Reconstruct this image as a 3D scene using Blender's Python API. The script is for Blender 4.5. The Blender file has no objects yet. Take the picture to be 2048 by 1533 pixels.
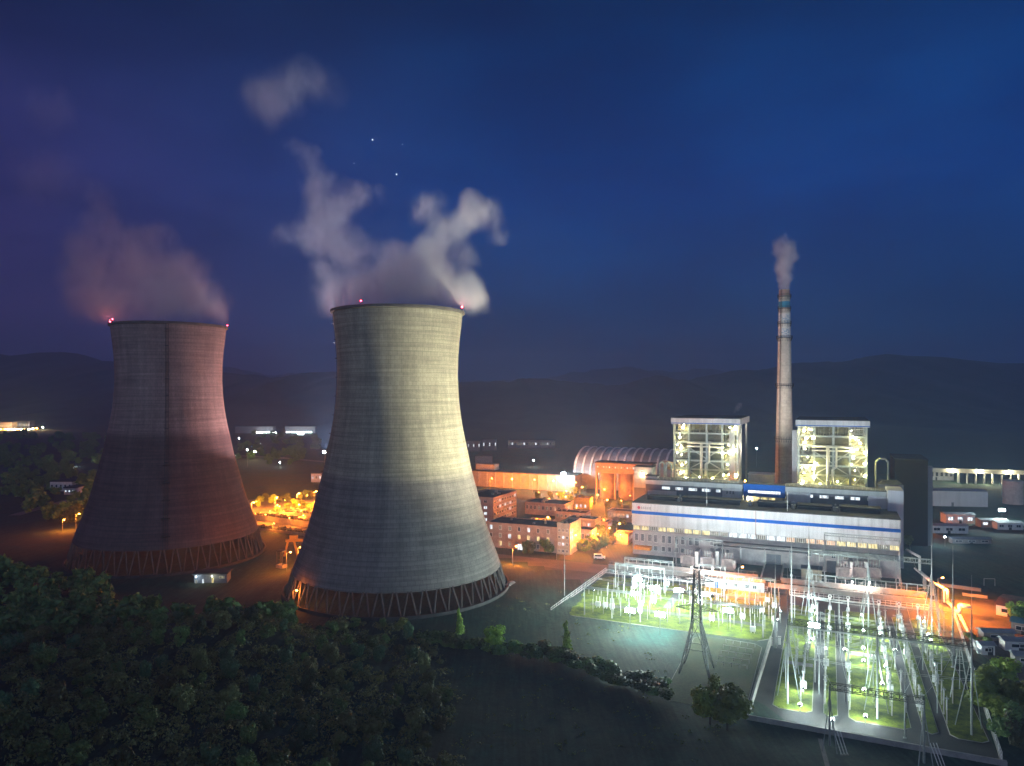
import bpy, bmesh, math, random
from math import radians, sin, cos, pi, sqrt, exp, atan2, hypot
from mathutils import Vector, Matrix
S = bpy.context.scene
COL = S.collection
RN = random.Random(11)

# ---------------------------------------------------------------- camera, sky, exposure
cam_d = bpy.data.cameras.new('camera'); cam = bpy.data.objects.new('camera', cam_d); COL.objects.link(cam)
cam.location = (0, 0, 65); cam.rotation_euler = (radians(90), 0, 0)
cam_d.sensor_width = 36; cam_d.lens = 36 * 1420 / 2048; cam_d.shift_y = 13.5 / 2048
cam_d.clip_start = .5; cam_d.clip_end = 30000
S.camera = cam
S.view_settings.view_transform = 'Standard'; S.view_settings.look = 'None'
S.view_settings.exposure = 1; S.view_settings.gamma = 1
S.cycles.use_denoising = True; S.cycles.denoising_input_passes = 'RGB_ALBEDO_NORMAL'; S.cycles.denoising_prefilter = 'ACCURATE'
S.cycles.max_bounces = 4; S.cycles.diffuse_bounces = 2; S.cycles.glossy_bounces = 2
S.cycles.volume_bounces = 5; S.cycles.transparent_max_bounces = 8
S.cycles.sample_clamp_indirect = 3
S.cycles.volume_step_rate = .7; S.cycles.volume_max_steps = 256

W_ = bpy.data.worlds.new('World'); S.world = W_; W_.use_nodes = True
def world():
    nt = W_.node_tree; N = nt.nodes; Lk = nt.links.new; N.clear()
    out = N.new('ShaderNodeOutputWorld'); bg = N.new('ShaderNodeBackground'); Lk(bg.outputs[0], out.inputs[0])
    bg.inputs[1].default_value = .1
    sky = N.new('ShaderNodeTexSky'); sky.sky_type = 'NISHITA'; sky.sun_disc = False
    sky.sun_elevation = radians(-5); sky.sun_rotation = radians(-95)
    tc = N.new('ShaderNodeTexCoord'); sp = N.new('ShaderNodeSeparateXYZ'); Lk(tc.outputs['Generated'], sp.inputs[0])
    def ramp(src, lo, hi, stops):
        m = N.new('ShaderNodeMapRange'); m.inputs[1].default_value = lo; m.inputs[2].default_value = hi; Lk(src, m.inputs[0])
        r = N.new('ShaderNodeValToRGB'); Lk(m.outputs[0], r.inputs[0])
        e = r.color_ramp.elements
        while len(e) < len(stops): e.new(.5)
        for k, (p, c) in enumerate(stops): e[k].position = p; e[k].color = (*c, 1)
        return r.outputs[0]
    # dusk sky, in the east (right) blue, darker to the zenith; purple afterglow to the west (left)
    blue = ramp(sp.outputs[2], 0, .62, SKY_BLUE)
    purp = ramp(sp.outputs[2], 0, .62, SKY_PURP)
    side = ramp(sp.outputs[0], -.66, -.06, [(0, (1, 1, 1)), (.45, (.55, .55, .55)), (1, (0, 0, 0))])
    mx = N.new('ShaderNodeMix'); mx.data_type = 'RGBA'; Lk(side, mx.inputs[0]); Lk(blue, mx.inputs[6]); Lk(purp, mx.inputs[7])
    # the last pink of the sunset low in the west and behind the camera's left shoulder
    west = ramp(sp.outputs[0], -1, -.6, [(0, (1, 1, 1)), (1, (0, 0, 0))])
    ad = N.new('ShaderNodeMix'); ad.data_type = 'RGBA'; Lk(west, ad.inputs[0]); Lk(mx.outputs[2], ad.inputs[6]); ad.inputs[7].default_value = (*SKY_WEST, 1)
    # the brighter dusk glow low in the sky behind the camera
    back = ramp(sp.outputs[1], -1, -.15, [(0, (1, 1, 1)), (1, (0, 0, 0))]); low = ramp(sp.outputs[2], 0, .8, [(0, (1, 1, 1)), (1, (0, 0, 0))])
    bm = N.new('ShaderNodeMix'); bm.data_type = 'RGBA'; bm.blend_type = 'MULTIPLY'; bm.inputs[0].default_value = 1; Lk(back, bm.inputs[6]); Lk(low, bm.inputs[7])
    ab = N.new('ShaderNodeMix'); ab.data_type = 'RGBA'; Lk(bm.outputs[2], ab.inputs[0]); Lk(ad.outputs[2], ab.inputs[6]); ab.inputs[7].default_value = (*SKY_BACK, 1); ad = ab
    # faint uneven thin cloud in the blue
    nz = N.new('ShaderNodeTexNoise'); nz.inputs['Scale'].default_value = 2.9; nz.inputs['Detail'].default_value = 5; nz.inputs['Roughness'].default_value = .55
    mp = N.new('ShaderNodeMapping'); mp.inputs['Scale'].default_value = (1, 1, 2.6); Lk(tc.outputs['Generated'], mp.inputs[0]); Lk(mp.outputs[0], nz.inputs[0])
    cl = ramp(nz.outputs[0], .35, .75, [(0, (.64, .70, .76)), (1, (1.8, 1.45, 1.28))])
    ml = N.new('ShaderNodeMix'); ml.data_type = 'RGBA'; ml.blend_type = 'MULTIPLY'; ml.inputs[0].default_value = 1; Lk(ad.outputs[2], ml.inputs[6]); Lk(cl, ml.inputs[7])
    sm = N.new('ShaderNodeMix'); sm.data_type = 'RGBA'; sm.blend_type = 'ADD'; sm.inputs[0].default_value = .04; Lk(ml.outputs[2], sm.inputs[6]); Lk(sky.outputs[0], sm.inputs[7])
    Lk(sm.outputs[2], bg.inputs[0])
SKY_BLUE = [(0, (.05, .21, .62)), (.15, (.0, .19, .80)), (.42, (.0, .215, 1.2)), (.75, (.0, .11, .58)), (1, (.0, .06, .30))]
SKY_PURP = [(0, (.17, .11, .56)), (.15, (.16, .115, .60)), (.42, (.12, .10, .54)), (.75, (.02, .05, .27)), (1, (.01, .03, .2))]
SKY_WEST = (1.0, .16, .42)
SKY_BACK = (2.3, 3.2, 4.7)
world()
sun_d = bpy.data.lights.new('dusk_sun', 'SUN'); sun_d.energy = .012; sun_d.angle = radians(20); sun_d.color = (1, .55, .6)
sun = bpy.data.objects.new('dusk_sun', sun_d); COL.objects.link(sun); sun.rotation_euler = (radians(84), 0, radians(-95))

# ---------------------------------------------------------------- plant frame and pixel helpers (used once, to find where things stand)
OX, OY, A = 47.9, 282.0, radians(-24)
U = Vector((cos(A), sin(A), 0)); B = Vector((-sin(A), cos(A), 0))
def W(s, t, z=0): return Vector((OX + s * U.x + t * B.x, OY + s * U.y + t * B.y, z))
def G(px, py, z=0):
    Y = (65 - z) * 1420 / (py - 780); return Vector(((px - 1024) * Y / 1420, Y, z))
def loc(px, py, z=0):
    d = G(px, py, z) - Vector((OX, OY, 0)); return d.x * U.x + d.y * U.y, d.x * B.x + d.y * B.y
def AT(px, py, Y): return Vector(((px - 1024) * Y / 1420, Y, 65 - (py - 780) * Y / 1420))

# ---------------------------------------------------------------- mesh builder
class MB:
    def __init__(s): s.v = []; s.f = []
    def add(s, vs, fs):
        o = len(s.v); s.v += [tuple(v) for v in vs]; s.f += [tuple(i + o for i in f) for f in fs]; return s
    def box(s, x0, y0, z0, x1, y1, z1):
        return s.add([(x0,y0,z0),(x1,y0,z0),(x1,y1,z0),(x0,y1,z0),(x0,y0,z1),(x1,y0,z1),(x1,y1,z1),(x0,y1,z1)],
                     [(3,2,1,0),(4,5,6,7),(0,1,5,4),(1,2,6,5),(2,3,7,6),(3,0,4,7)])
    def tube(s, p, q, r, r1=None, n=8, rot=0):
        p = Vector(p); q = Vector(q); d = (q - p).normalized(); r1 = r if r1 is None else r1
        a = d.orthogonal().normalized() if abs(d.z) > .999 or n > 4 else d.cross(Vector((0, 0, 1))).normalized()
        b = d.cross(a); vs = []
        for c, rr in ((p, r), (q, r1)):
            for k in range(n):
                t = 2 * pi * (k + .5) / n + rot; vs.append(c + a * cos(t) * rr + b * sin(t) * rr)
        return s.add(vs, [(k, (k + 1) % n, n + (k + 1) % n, n + k) for k in range(n)] + [tuple(range(n - 1, -1, -1)), tuple(range(n, 2 * n))])
    def bar(s, p, q, w): return s.tube(p, q, w * .707, n=4)
    def lathe(s, prof, n=24, c=(0, 0, 0), cap=True):
        vs = []; m = len(prof)
        for r, z in prof:
            for k in range(n): t = 2 * pi * k / n; vs.append((c[0] + r * cos(t), c[1] + r * sin(t), c[2] + z))
        fs = [(i * n + k, i * n + (k + 1) % n, (i + 1) * n + (k + 1) % n, (i + 1) * n + k) for i in range(m - 1) for k in range(n)]
        if cap: fs += [tuple(range(n - 1, -1, -1)), tuple((m - 1) * n + k for k in range(n))]
        return s.add(vs, fs)
    def ball(s, c, r, n=10, sz=1):
        return s.lathe([(r * sin(pi * i / (n // 2 + 1)) + 1e-4, -r * sz * cos(pi * i / (n // 2 + 1))) for i in range(n // 2 + 2)], n, c)
    def ring(s, c, R, r, n=14, m=6, axis='z'):
        vs = []
        for i in range(n):
            t = 2 * pi * i / n
            for j in range(m):
                u = 2 * pi * j / m; a = (R + r * cos(u)) * cos(t); b = (R + r * cos(u)) * sin(t); d = r * sin(u)
                vs.append((c[0] + a, c[1] + b, c[2] + d) if axis == 'z' else (c[0] + a, c[1] + d, c[2] + b))
        return s.add(vs, [(i * m + j, ((i + 1) % n) * m + j, ((i + 1) % n) * m + (j + 1) % m, i * m + (j + 1) % m) for i in range(n) for j in range(m)])
    def poly(s, pts, z0, z1):
        n = len(pts)
        return s.add([(x, y, z0) for x, y in pts] + [(x, y, z1) for x, y in pts],
                     [(k, (k + 1) % n, n + (k + 1) % n, n + k) for k in range(n)] + [tuple(range(n - 1, -1, -1)), tuple(range(n, 2 * n))])
    def path(s, pts, r, n=6):
        for p, q in zip(pts, pts[1:]): s.tube(p, q, r, n=n)
        return s
    def truss(s, p, q, w, h, n, r=.06):
        """a lattice beam of four chords from p to q"""
        p = Vector(p); q = Vector(q); d = q - p; sd = d.cross(Vector((0, 0, 1))).normalized() * w / 2; up = Vector((0, 0, h / 2))
        if h < 0: up = Vector((0, 0, h))
        cs = [(-1, -1), (1, -1), (1, 1), (-1, 1)]
        P = lambda k, i: p + d * k / n + sd * cs[i][0] + up * cs[i][1]
        for i in range(4): s.bar(P(0, i), P(n, i), r * 1.6)
        for k in range(n):
            for i in range(4):
                j = (i + 1) % 4; s.bar(P(k, i) if k % 2 else P(k, j), P(k + 1, j) if k % 2 else P(k + 1, i), r)
        for k in range(n + 1):
            for i in range(4): s.bar(P(k, i), P(k, (i + 1) % 4), r)
        return s
    def build(s, name, mat, parent=None, smooth=False, loc=None, rz=None):
        me = bpy.data.meshes.new(name); me.from_pydata(s.v, [], s.f); me.materials.append(mat)
        if smooth: me.polygons.foreach_set('use_smooth', [True] * len(me.polygons))
        o = bpy.data.objects.new(name, me); COL.objects.link(o)
        if parent: o.parent = parent
        if loc is not None: o.location = loc
        if rz is not None: o.rotation_euler = (0, 0, rz)
        return o

def tag(o, label=None, cat=None, group=None, kind=None):
    for k, v in (('label', label), ('category', cat), ('group', group), ('kind', kind)):
        if v: o[k] = v
    return o
def thing(name, label, cat, loc=(0, 0, 0), rz=A, group=None):
    o = bpy.data.objects.new(name, None); COL.objects.link(o); o.empty_display_size = .1
    o.location = loc; o.rotation_euler = (0, 0, rz); return tag(o, label, cat, group)
def dup(root, loc, rz=None, label=None, group=None, scale=None):
    r = root.copy(); COL.objects.link(r); r.location = loc
    if rz is not None: r.rotation_euler = (0, 0, rz)
    if scale: r.scale = (scale,) * 3 if isinstance(scale, (int, float)) else scale
    if label: r['label'] = label
    if group: r['group'] = group
    for ch in list(root.children):
        c = ch.copy(); COL.objects.link(c); c.parent = r
        for g in list(ch.children):
            d = g.copy(); COL.objects.link(d); d.parent = c
    return r
def lamp(parent, p, power, color, size=.25, kind='POINT', aim=None, angle=60, blend=.5, name='lamp_light'):
    d = bpy.data.lights.new(name, kind); d.energy = power; d.color = color; d.shadow_soft_size = size
    o = bpy.data.objects.new(name, d); COL.objects.link(o); o.parent = parent; o.location = p
    if kind == 'SPOT':
        d.spot_size = radians(angle); d.spot_blend = blend
        o.rotation_euler = Vector(aim).to_track_quat('-Z', 'Y').to_euler()
    return o

# ---------------------------------------------------------------- materials
def M(name, col, rough=.75, var=.18, scale=.6, metal=0, em=None, es=1, stretch=(1, 1, 1), bump=0, detail=4, world=False):
    m = bpy.data.materials.new(name); m.use_nodes = True; nt = m.node_tree; N = nt.nodes; Lk = nt.links.new
    b = N['Principled BSDF']; b.inputs['Roughness'].default_value = rough; b.inputs['Metallic'].default_value = metal
    if em:
        b.inputs['Base Color'].default_value = (*col, 1)
        b.inputs['Emission Color'].default_value = (*em, 1); b.inputs['Emission Strength'].default_value = es; return m
    tc = N.new('ShaderNodeTexCoord'); mp = N.new('ShaderNodeMapping'); mp.inputs['Scale'].default_value = stretch
    if world:
        g = N.new('ShaderNodeNewGeometry'); Lk(g.outputs['Position'], mp.inputs[0])
    else: Lk(tc.outputs['Object'], mp.inputs[0])
    n = N.new('ShaderNodeTexNoise'); n.inputs['Scale'].default_value = scale; n.inputs['Detail'].default_value = detail; n.inputs['Roughness'].default_value = .65; Lk(mp.outputs[0], n.inputs[0])
    r = N.new('ShaderNodeValToRGB'); Lk(n.outputs[0], r.inputs[0]); e = r.color_ramp.elements
    e[0].position = .3; e[1].position = .7
    e[0].color = (*[max(0, c * (1 - 1.5 * var)) for c in col], 1); e[1].color = (*[min(1, c * (1 + var)) for c in col], 1)
    Lk(r.outputs[0], b.inputs['Base Color'])
    if bump:
        bp = N.new('ShaderNodeBump'); bp.inputs['Strength'].default_value = bump; bp.inputs['Distance'].default_value = .3; Lk(n.outputs[0], bp.inputs['Height']); Lk(bp.outputs[0], b.inputs['Normal'])
    return m
def node(nt, typ, ins={}, **kw):
    n = nt.nodes.new('ShaderNode' + typ)
    for k, v in kw.items(): setattr(n, k, v)
    for k, v in ins.items():
        if isinstance(v, bpy.types.NodeSocket): nt.links.new(v, n.inputs[k])
        else: n.inputs[k].default_value = v
    return n
def ramp(nt, src, stops):
    r = node(nt, 'ValToRGB', {0: src}); e = r.color_ramp.elements
    while len(e) < len(stops): e.new(.5)
    for k, (p, c) in enumerate(stops): e[k].position = p; e[k].color = (*c, 1) if not isinstance(c, float) else (c, c, c, 1)
    return r.outputs[0]
def mixc(nt, f, a, b, mode='MIX'):
    n = node(nt, 'Mix', data_type='RGBA', blend_type=mode)
    for i, v in ((0, f), (6, a), (7, b)):
        if isinstance(v, bpy.types.NodeSocket): nt.links.new(v, n.inputs[i])
        else: n.inputs[i].default_value = v if i == 0 else (*v, 1)
    return n.outputs[2]
def shell_mat(name, tone, lightc, darkc, seam):
    """cooling tower concrete: formwork lifts, panel joints, run-off streaks, a darker lower half, part weathering, part painted shade"""
    m = bpy.data.materials.new(name); m.use_nodes = True; nt = m.node_tree; b = nt.nodes['Principled BSDF']; b.inputs['Roughness'].default_value = .9
    tc = node(nt, 'TexCoord'); sp = node(nt, 'SeparateXYZ', {0: tc.outputs['Object']})
    an = node(nt, 'Math', {0: sp.outputs[1], 1: sp.outputs[0]}, operation='ARCTAN2')
    ax = node(nt, 'Math', {0: an.outputs[0], 1: 24.0}, operation='MULTIPLY')
    uv = node(nt, 'CombineXYZ', {0: ax.outputs[0], 1: sp.outputs[2]})
    br = node(nt, 'TexBrick', {'Vector': uv.outputs[0], 'Color1': (1, 1, 1, 1), 'Color2': (.84, .84, .84, 1), 'Mortar': (.5, .5, .5, 1), 'Scale': 1.0, 'Mortar Size': .07, 'Mortar Smooth': .6, 'Brick Width': 1.6, 'Row Height': 1.25})
    m1 = node(nt, 'Mapping', {0: uv.outputs[0], 'Scale': (.35, .035, 1)})
    n1 = node(nt, 'TexNoise', {0: m1.outputs[0], 'Scale': 1.0, 'Detail': 6, 'Roughness': .7})
    m2 = node(nt, 'Mapping', {0: uv.outputs[0], 'Scale': (.03, .8, 1)})
    n2 = node(nt, 'TexNoise', {0: m2.outputs[0], 'Scale': 1.0, 'Detail': 4, 'Roughness': .7})
    n3 = node(nt, 'TexNoise', {0: tc.outputs['Object'], 'Scale': .05, 'Detail': 5})
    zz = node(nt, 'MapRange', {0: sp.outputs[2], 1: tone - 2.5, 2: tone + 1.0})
    base = mixc(nt, zz.outputs[0], darkc, lightc)  # lower tone: weathered concrete plus shade painted into the colour
    c = mixc(nt, .55, base, ramp(nt, n1.outputs[0], [(.3, (.45,) * 3), (.7, (1.25,) * 3)]), 'MULTIPLY')
    c = mixc(nt, .8, c, ramp(nt, n2.outputs[0], [(.3, (.62,) * 3), (.7, (1.3,) * 3)]), 'MULTIPLY')
    c = mixc(nt, .5, c, ramp(nt, n3.outputs[0], [(.3, (.6,) * 3), (.7, (1.2,) * 3)]), 'MULTIPLY')
    c = mixc(nt, .75, c, br.outputs[0], 'MULTIPLY')
    nt.links.new(c, b.inputs['Base Color'])
    bp = node(nt, 'Bump', {'Strength': .5, 'Distance': .12, 'Height': br.outputs[0]}); nt.links.new(bp.outputs[0], b.inputs['Normal'])
    return m
concrete = M('concrete', (.32, .31, .28), .9, .25, .5)
concrete_pale = M('pale_concrete', (.36, .355, .335), .9, .2, .4)
steel = M('galvanised_steel', (.30, .33, .33), .45, .15, 2, metal=.35)
steel_dark = M('dark_steel', (.06, .065, .07), .6, .2, 2, metal=.3)
white_paint = M('white_paint', (.72, .73, .72), .6, .12, .5)
porcelain = M('grey_porcelain', (.46, .48, .47), .35, .1, 3)
roof_dark = M('dark_roofing', (.055, .06, .07), .85, .35, .3)
def glow(name, c, s): return M(name, (.8, .8, .8), em=c, es=s)
red_glow = glow('red_beacon_glass', (1, .02, .05), 20)
white_glow = glow('white_lamp_glass', (.9, 1, .97), 60)
sodium_glow = glow('sodium_lamp_glass', (1, .33, .04), 40)
warm_glow = glow('warm_lamp_glass', (1, .93, .62), 45)
SOD = (1, .225, .018); WHT = (.78, 1, .96); WARM = (1, .82, .36)
# ---------------------------------------------------------------- mountains, ground, haze
def interp(pts, x):
    for (a, b), (c, d) in zip(pts, pts[1:]):
        if a <= x <= c: return b + (d - b) * (x - a) / (c - a)
    return pts[0][1] if x < pts[0][0] else pts[-1][1]
def vnoise(x, y, seed=0):
    def h(i, j): return random.Random(i * 7919 + j * 104729 + seed * 31).random()
    i, j = math.floor(x), math.floor(y); fx, fy = x - i, y - j; fx = fx * fx * (3 - 2 * fx); fy = fy * fy * (3 - 2 * fy)
    return (h(i, j) * (1 - fx) + h(i + 1, j) * fx) * (1 - fy) + (h(i, j + 1) * (1 - fx) + h(i + 1, j + 1) * fx) * fy
def fbm(x, y, seed=0, o=4): return sum(vnoise(x * 2 ** k, y * 2 ** k, seed + k) / 2 ** k for k in range(o)) / 2 - .5
def ridge(name, pts, D, depth, seed, mat):
    n, rows = 520, 26; m = MB(); vs = []
    for j in range(rows):
        for i in range(n):
            px = -500 + 3000 * i / (n - 1); f = j / (rows - 1)
            zc = 65 + (780 - interp(pts, px) + fbm(px / 16, 1, seed + 40) * 7 + fbm(px / 4, 2, seed + 50) * 2.2) * D / 1420; x0 = (px - 1024) / 1420 * D
            up = min(1, f / .62); h = zc * (up * up * (3 - 2 * up)) if f < .62 else zc * (1 - ((f - .62) / .38) ** 1.5)
            spur = fbm(px / 95, f * 1.6, seed) ; amp = 4 * f * (1 - f)
            h += (spur * 150 * min(1, abs(f - .62) * 4) + fbm(px / 22, f * 9, seed + 9) * 26) * min(1, amp) * min(1, zc / 160)
            vs.append((x0 + fbm(px / 40, f * 3, seed + 5) * 60, D + (f - .62) * depth, max(h, -4 if f > .05 else -9)))
    m.add(vs, [(j * n + i, j * n + i + 1, (j + 1) * n + i + 1, (j + 1) * n + i) for j in range(rows - 1) for i in range(n - 1)])
    return tag(m.build(name, mat, smooth=True), kind='structure')
hill_mat = M('mountain_forest', (.022, .04, .045), .95, .5, .012, world=True, detail=8)
near_pts = [(-500, 690), (-200, 700), (0, 708), (45, 712), (75, 717), (120, 706), (150, 709), (190, 725), (240, 722), (330, 735), (455, 748), (540, 757), (600, 757), (640, 745), (670, 741), (690, 748), (780, 765),
            (920, 766), (980, 763), (1015, 764), (1070, 757), (1110, 762), (1170, 768), (1230, 770), (1300, 753), (1340, 757), (1380, 760), (1430, 747), (1490, 741), (1540, 736), (1590, 721), (1640, 722), (1690, 726), (1740, 710), (1800, 712), (1850, 720), (1900, 734), (1940, 738), (2048, 730), (2500, 715)]
far_pts = [(-500, 742), (380, 738), (455, 735), (520, 744), (560, 750), (620, 745), (700, 752), (900, 762), (1060, 760), (1105, 753), (1160, 743), (1250, 735), (1290, 739), (1340, 746), (1400, 738), (1440, 744), (1600, 752), (2500, 750)]
ridge('mountains', near_pts, 2400, 2100, 3, hill_mat)
ridge('mountains', far_pts, 4100, 1500, 21, hill_mat)

def hill_h(x, y):
    h = 15.5 * exp(-((x + 98) / 60) ** 2 - ((y - 112) / 52) ** 2)
    h += 8 * exp(-((x + 215) / 70) ** 2 - ((y - 225) / 60) ** 2)
    h += 6.5 * exp(-((x + 68) / 30) ** 2 - ((y - 166) / 22) ** 2)
    h += fbm(x / 25, y / 25, 4) * 2.2 * min(1, h / 4)
    # the plant platform is cut flat
    for cx, cy, r in ((-36, 225, 40), (-132.5, 275, 41)):
        d = hypot(x - cx, y - cy); h *= min(1, max(0, (d - r) / 16)); h = max(h, (3.2 if cx > -100 else 1.2) * min(1, max(0, (r + 16 - d) / 16)))
    return max(0, h)
def axis(lo, hi, f0, f1, step, grow=1.35):
    v = [f0]; 
    while v[-1] < f1: v.append(v[-1] + step)
    d = step
    while v[-1] < hi: d *= grow; v.append(v[-1] + d)
    d = step
    while v[0] > lo: d *= grow; v.insert(0, v[0] - d)
    return v
def ground_mat():
    m = bpy.data.materials.new('ground_earth'); m.use_nodes = True; nt = m.node_tree; b = nt.nodes['Principled BSDF']; b.inputs['Roughness'].default_value = .95
    g = node(nt, 'NewGeometry').outputs['Position']
    n1 = node(nt, 'TexNoise', {0: g, 'Scale': .035, 'Detail': 7, 'Roughness': .6}); n2 = node(nt, 'TexNoise', {0: g, 'Scale': .43, 'Detail': 9, 'Roughness': .72, 'Distortion': 1.5})
    mp = node(nt, 'Mapping', {0: g, 'Rotation': (0, 0, radians(58)), 'Scale': (1.3, .06, 1)})
    n3 = node(nt, 'TexNoise', {0: mp.outputs[0], 'Scale': 1.0, 'Detail': 3})
    c = ramp(nt, n1.outputs[0], [(.36, (.018, .062, .05)), (.5, (.04, .058, .04)), (.64, (.014, .054, .04))])
    c = mixc(nt, .8, c, ramp(nt, n2.outputs[0], [(.3, .3), (.7, 1.6)]), 'MULTIPLY')
    c = mixc(nt, .5, c, ramp(nt, n3.outputs[0], [(.35, .4), (.65, 1.45)]), 'MULTIPLY')
    nt.links.new(c, b.inputs['Base Color'])
    bp = node(nt, 'Bump', {'Strength': .35, 'Distance': .3, 'Height': n2.outputs[0]}); nt.links.new(bp.outputs[0], b.inputs['Normal'])
    return m
xs = axis(-7000, 7000, -330, 120, 6); ys = axis(-300, 6500, 40, 330, 6)
gm = MB(); gm.add([(x, y, hill_h(x, y) if (-360 < x < 130 and 20 < y < 380) else 0) for y in ys for x in xs],
                  [(j * len(xs) + i, j * len(xs) + i + 1, (j + 1) * len(xs) + i + 1, (j + 1) * len(xs) + i) for j in range(len(ys) - 1) for i in range(len(xs) - 1)])
tag(gm.build('ground', ground_mat(), smooth=True), kind='structure')

# ---------------------------------------------------------------- cooling towers
PROF = [(32.3, 7.4), (31.3, 10.5), (29.4, 15.7), (27.2, 22.5), (25.0, 31), (23.1, 38.5), (21.5, 46.3), (20.2, 53), (19.3, 60), (18.9, 66), (18.8, 70), (18.95, 75), (19.3, 80), (19.9, 85.5), (20.3, 89.2)]
PROF = [(r, z + 2.5 * (1 - z / 89.2)) for r, z in PROF]
def smooth_prof(p, k=4):
    out = []
    for i in range(len(p) - 1):
        a = p[max(0, i - 1)]; b = p[i]; c = p[i + 1]; d = p[min(len(p) - 1, i + 2)]
        for j in range(k):
            t = j / k; out.append(tuple(.5 * (2 * b[q] + (c[q] - a[q]) * t + (2 * a[q] - 5 * b[q] + 4 * c[q] - d[q]) * t * t + (3 * b[q] - a[q] - 3 * c[q] + d[q]) * t ** 3) for q in (0, 1)))
    return out + [p[-1]]
def cooling_tower(label, c, mat, ladder_deg, beacons, leg_mat, gz):
    t = thing('cooling_tower', label, 'cooling tower', c, 0)
    P = smooth_prof(PROF); inner = [(r - .45, z) for r, z in reversed(P)]
    MB().lathe(P + inner + [P[0]], 128, cap=False).build('shell', mat, t, smooth=True)
    MB().lathe([(20.2, 88.9), (20.95, 89.0), (20.95, 89.75), (20.5, 89.85), (19.5, 89.85), (19.5, 89.0), (20.2, 88.9)], 128, cap=False).build('rim', leg_mat, t, smooth=False)
    MB().lathe([(35.2, -.6), (35.2, gz + .7), (34.7, gz + .7), (34.7, -.6), (35.2, -.6)], 96, cap=False).build('basin_wall', damp, t)
    MB().lathe([(.1, gz - .5), (34.7, gz - .5), (34.7, gz - .3), (.1, gz - .3)], 64, cap=False).build('basin_water', water, t)
    MB().lathe([(1, 10.2), (30.2, 10.2), (30.2, 11.8), (1, 11.8)], 64, cap=False).build('fill_pack', steel_dark, t)
    NP = 50
    for k in range(NP):
        a = 2 * pi * (k + .5) / NP
        for sgn in (-1, 1):
            a0 = a + sgn * .46 * 2 * pi / NP; a1 = a + sgn * .1 * 2 * pi / NP
            MB().tube((34.1 * cos(a0), 34.1 * sin(a0), gz - .4), (32.2 * cos(a1), 32.2 * sin(a1), 9.9), .23, n=6).build('leg', leg_mat, t)
    # inspection ladder with hoops and landings
    la = radians(ladder_deg); ld = MB()
    for (r0, z0), (r1, z1) in zip(P, P[1:]):
        for d in (-.022, .022):
            ld.bar(((r0 + .35) * cos(la + d), (r0 + .35) * sin(la + d), z0), ((r1 + .35) * cos(la + d), (r1 + .35) * sin(la + d), z1), .16)
        ld.bar(((r0 + 1.1) * cos(la), (r0 + 1.1) * sin(la), z0), ((r1 + 1.1) * cos(la), (r1 + 1.1) * sin(la), z1), .1)
    for z in range(14, 90, 6):
        r = interp([(b, a) for a, b in P], z)
        ld.add([((r + e) * cos(la + d), (r + e) * sin(la + d), z) for e, d in ((.1, -.05), (1.5, -.05), (1.5, .05), (.1, .05))], [(0, 1, 2, 3)])
        ld.ring(((r + .8) * cos(la), (r + .8) * sin(la), z + 1), .75, .09, 10, 4)
    ld.build('ladder', steel_dark, t)
    for a in beacons:
        a = radians(a); p = (20.75 * cos(a), 20.75 * sin(a), 89.85)
        o = MB().tube(p, (p[0], p[1], 90.5), .07).build('beacon_post', steel_dark, t)
        MB().ball((p[0], p[1], 90.75), .22, 8).build('beacon_lamp', red_glow, o)
        lamp(o, (p[0], p[1], 91.1), 260, (1, .2, .25), .2)
    return t
water = M('dark_water', (.008, .01, .012), .7, .1, .2)
damp = M('damp_concrete', (.075, .075, .07), .8, .3, .4)
rng_mat = M('weathered_concrete', (.13, .12, .11), .9, .25, .4)
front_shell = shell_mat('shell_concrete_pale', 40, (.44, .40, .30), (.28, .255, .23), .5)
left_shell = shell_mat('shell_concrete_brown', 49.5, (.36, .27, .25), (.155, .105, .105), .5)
T1 = Vector((-36, 225, 0)); T2 = Vector((-132.5, 275, 0))
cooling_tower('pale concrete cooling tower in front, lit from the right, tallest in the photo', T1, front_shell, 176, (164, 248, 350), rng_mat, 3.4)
cooling_tower('brownish dim cooling tower further off, with a dark ladder line down its face', T2, left_shell, -67, (196, 230, 26), rng_mat, 1.4)

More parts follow.
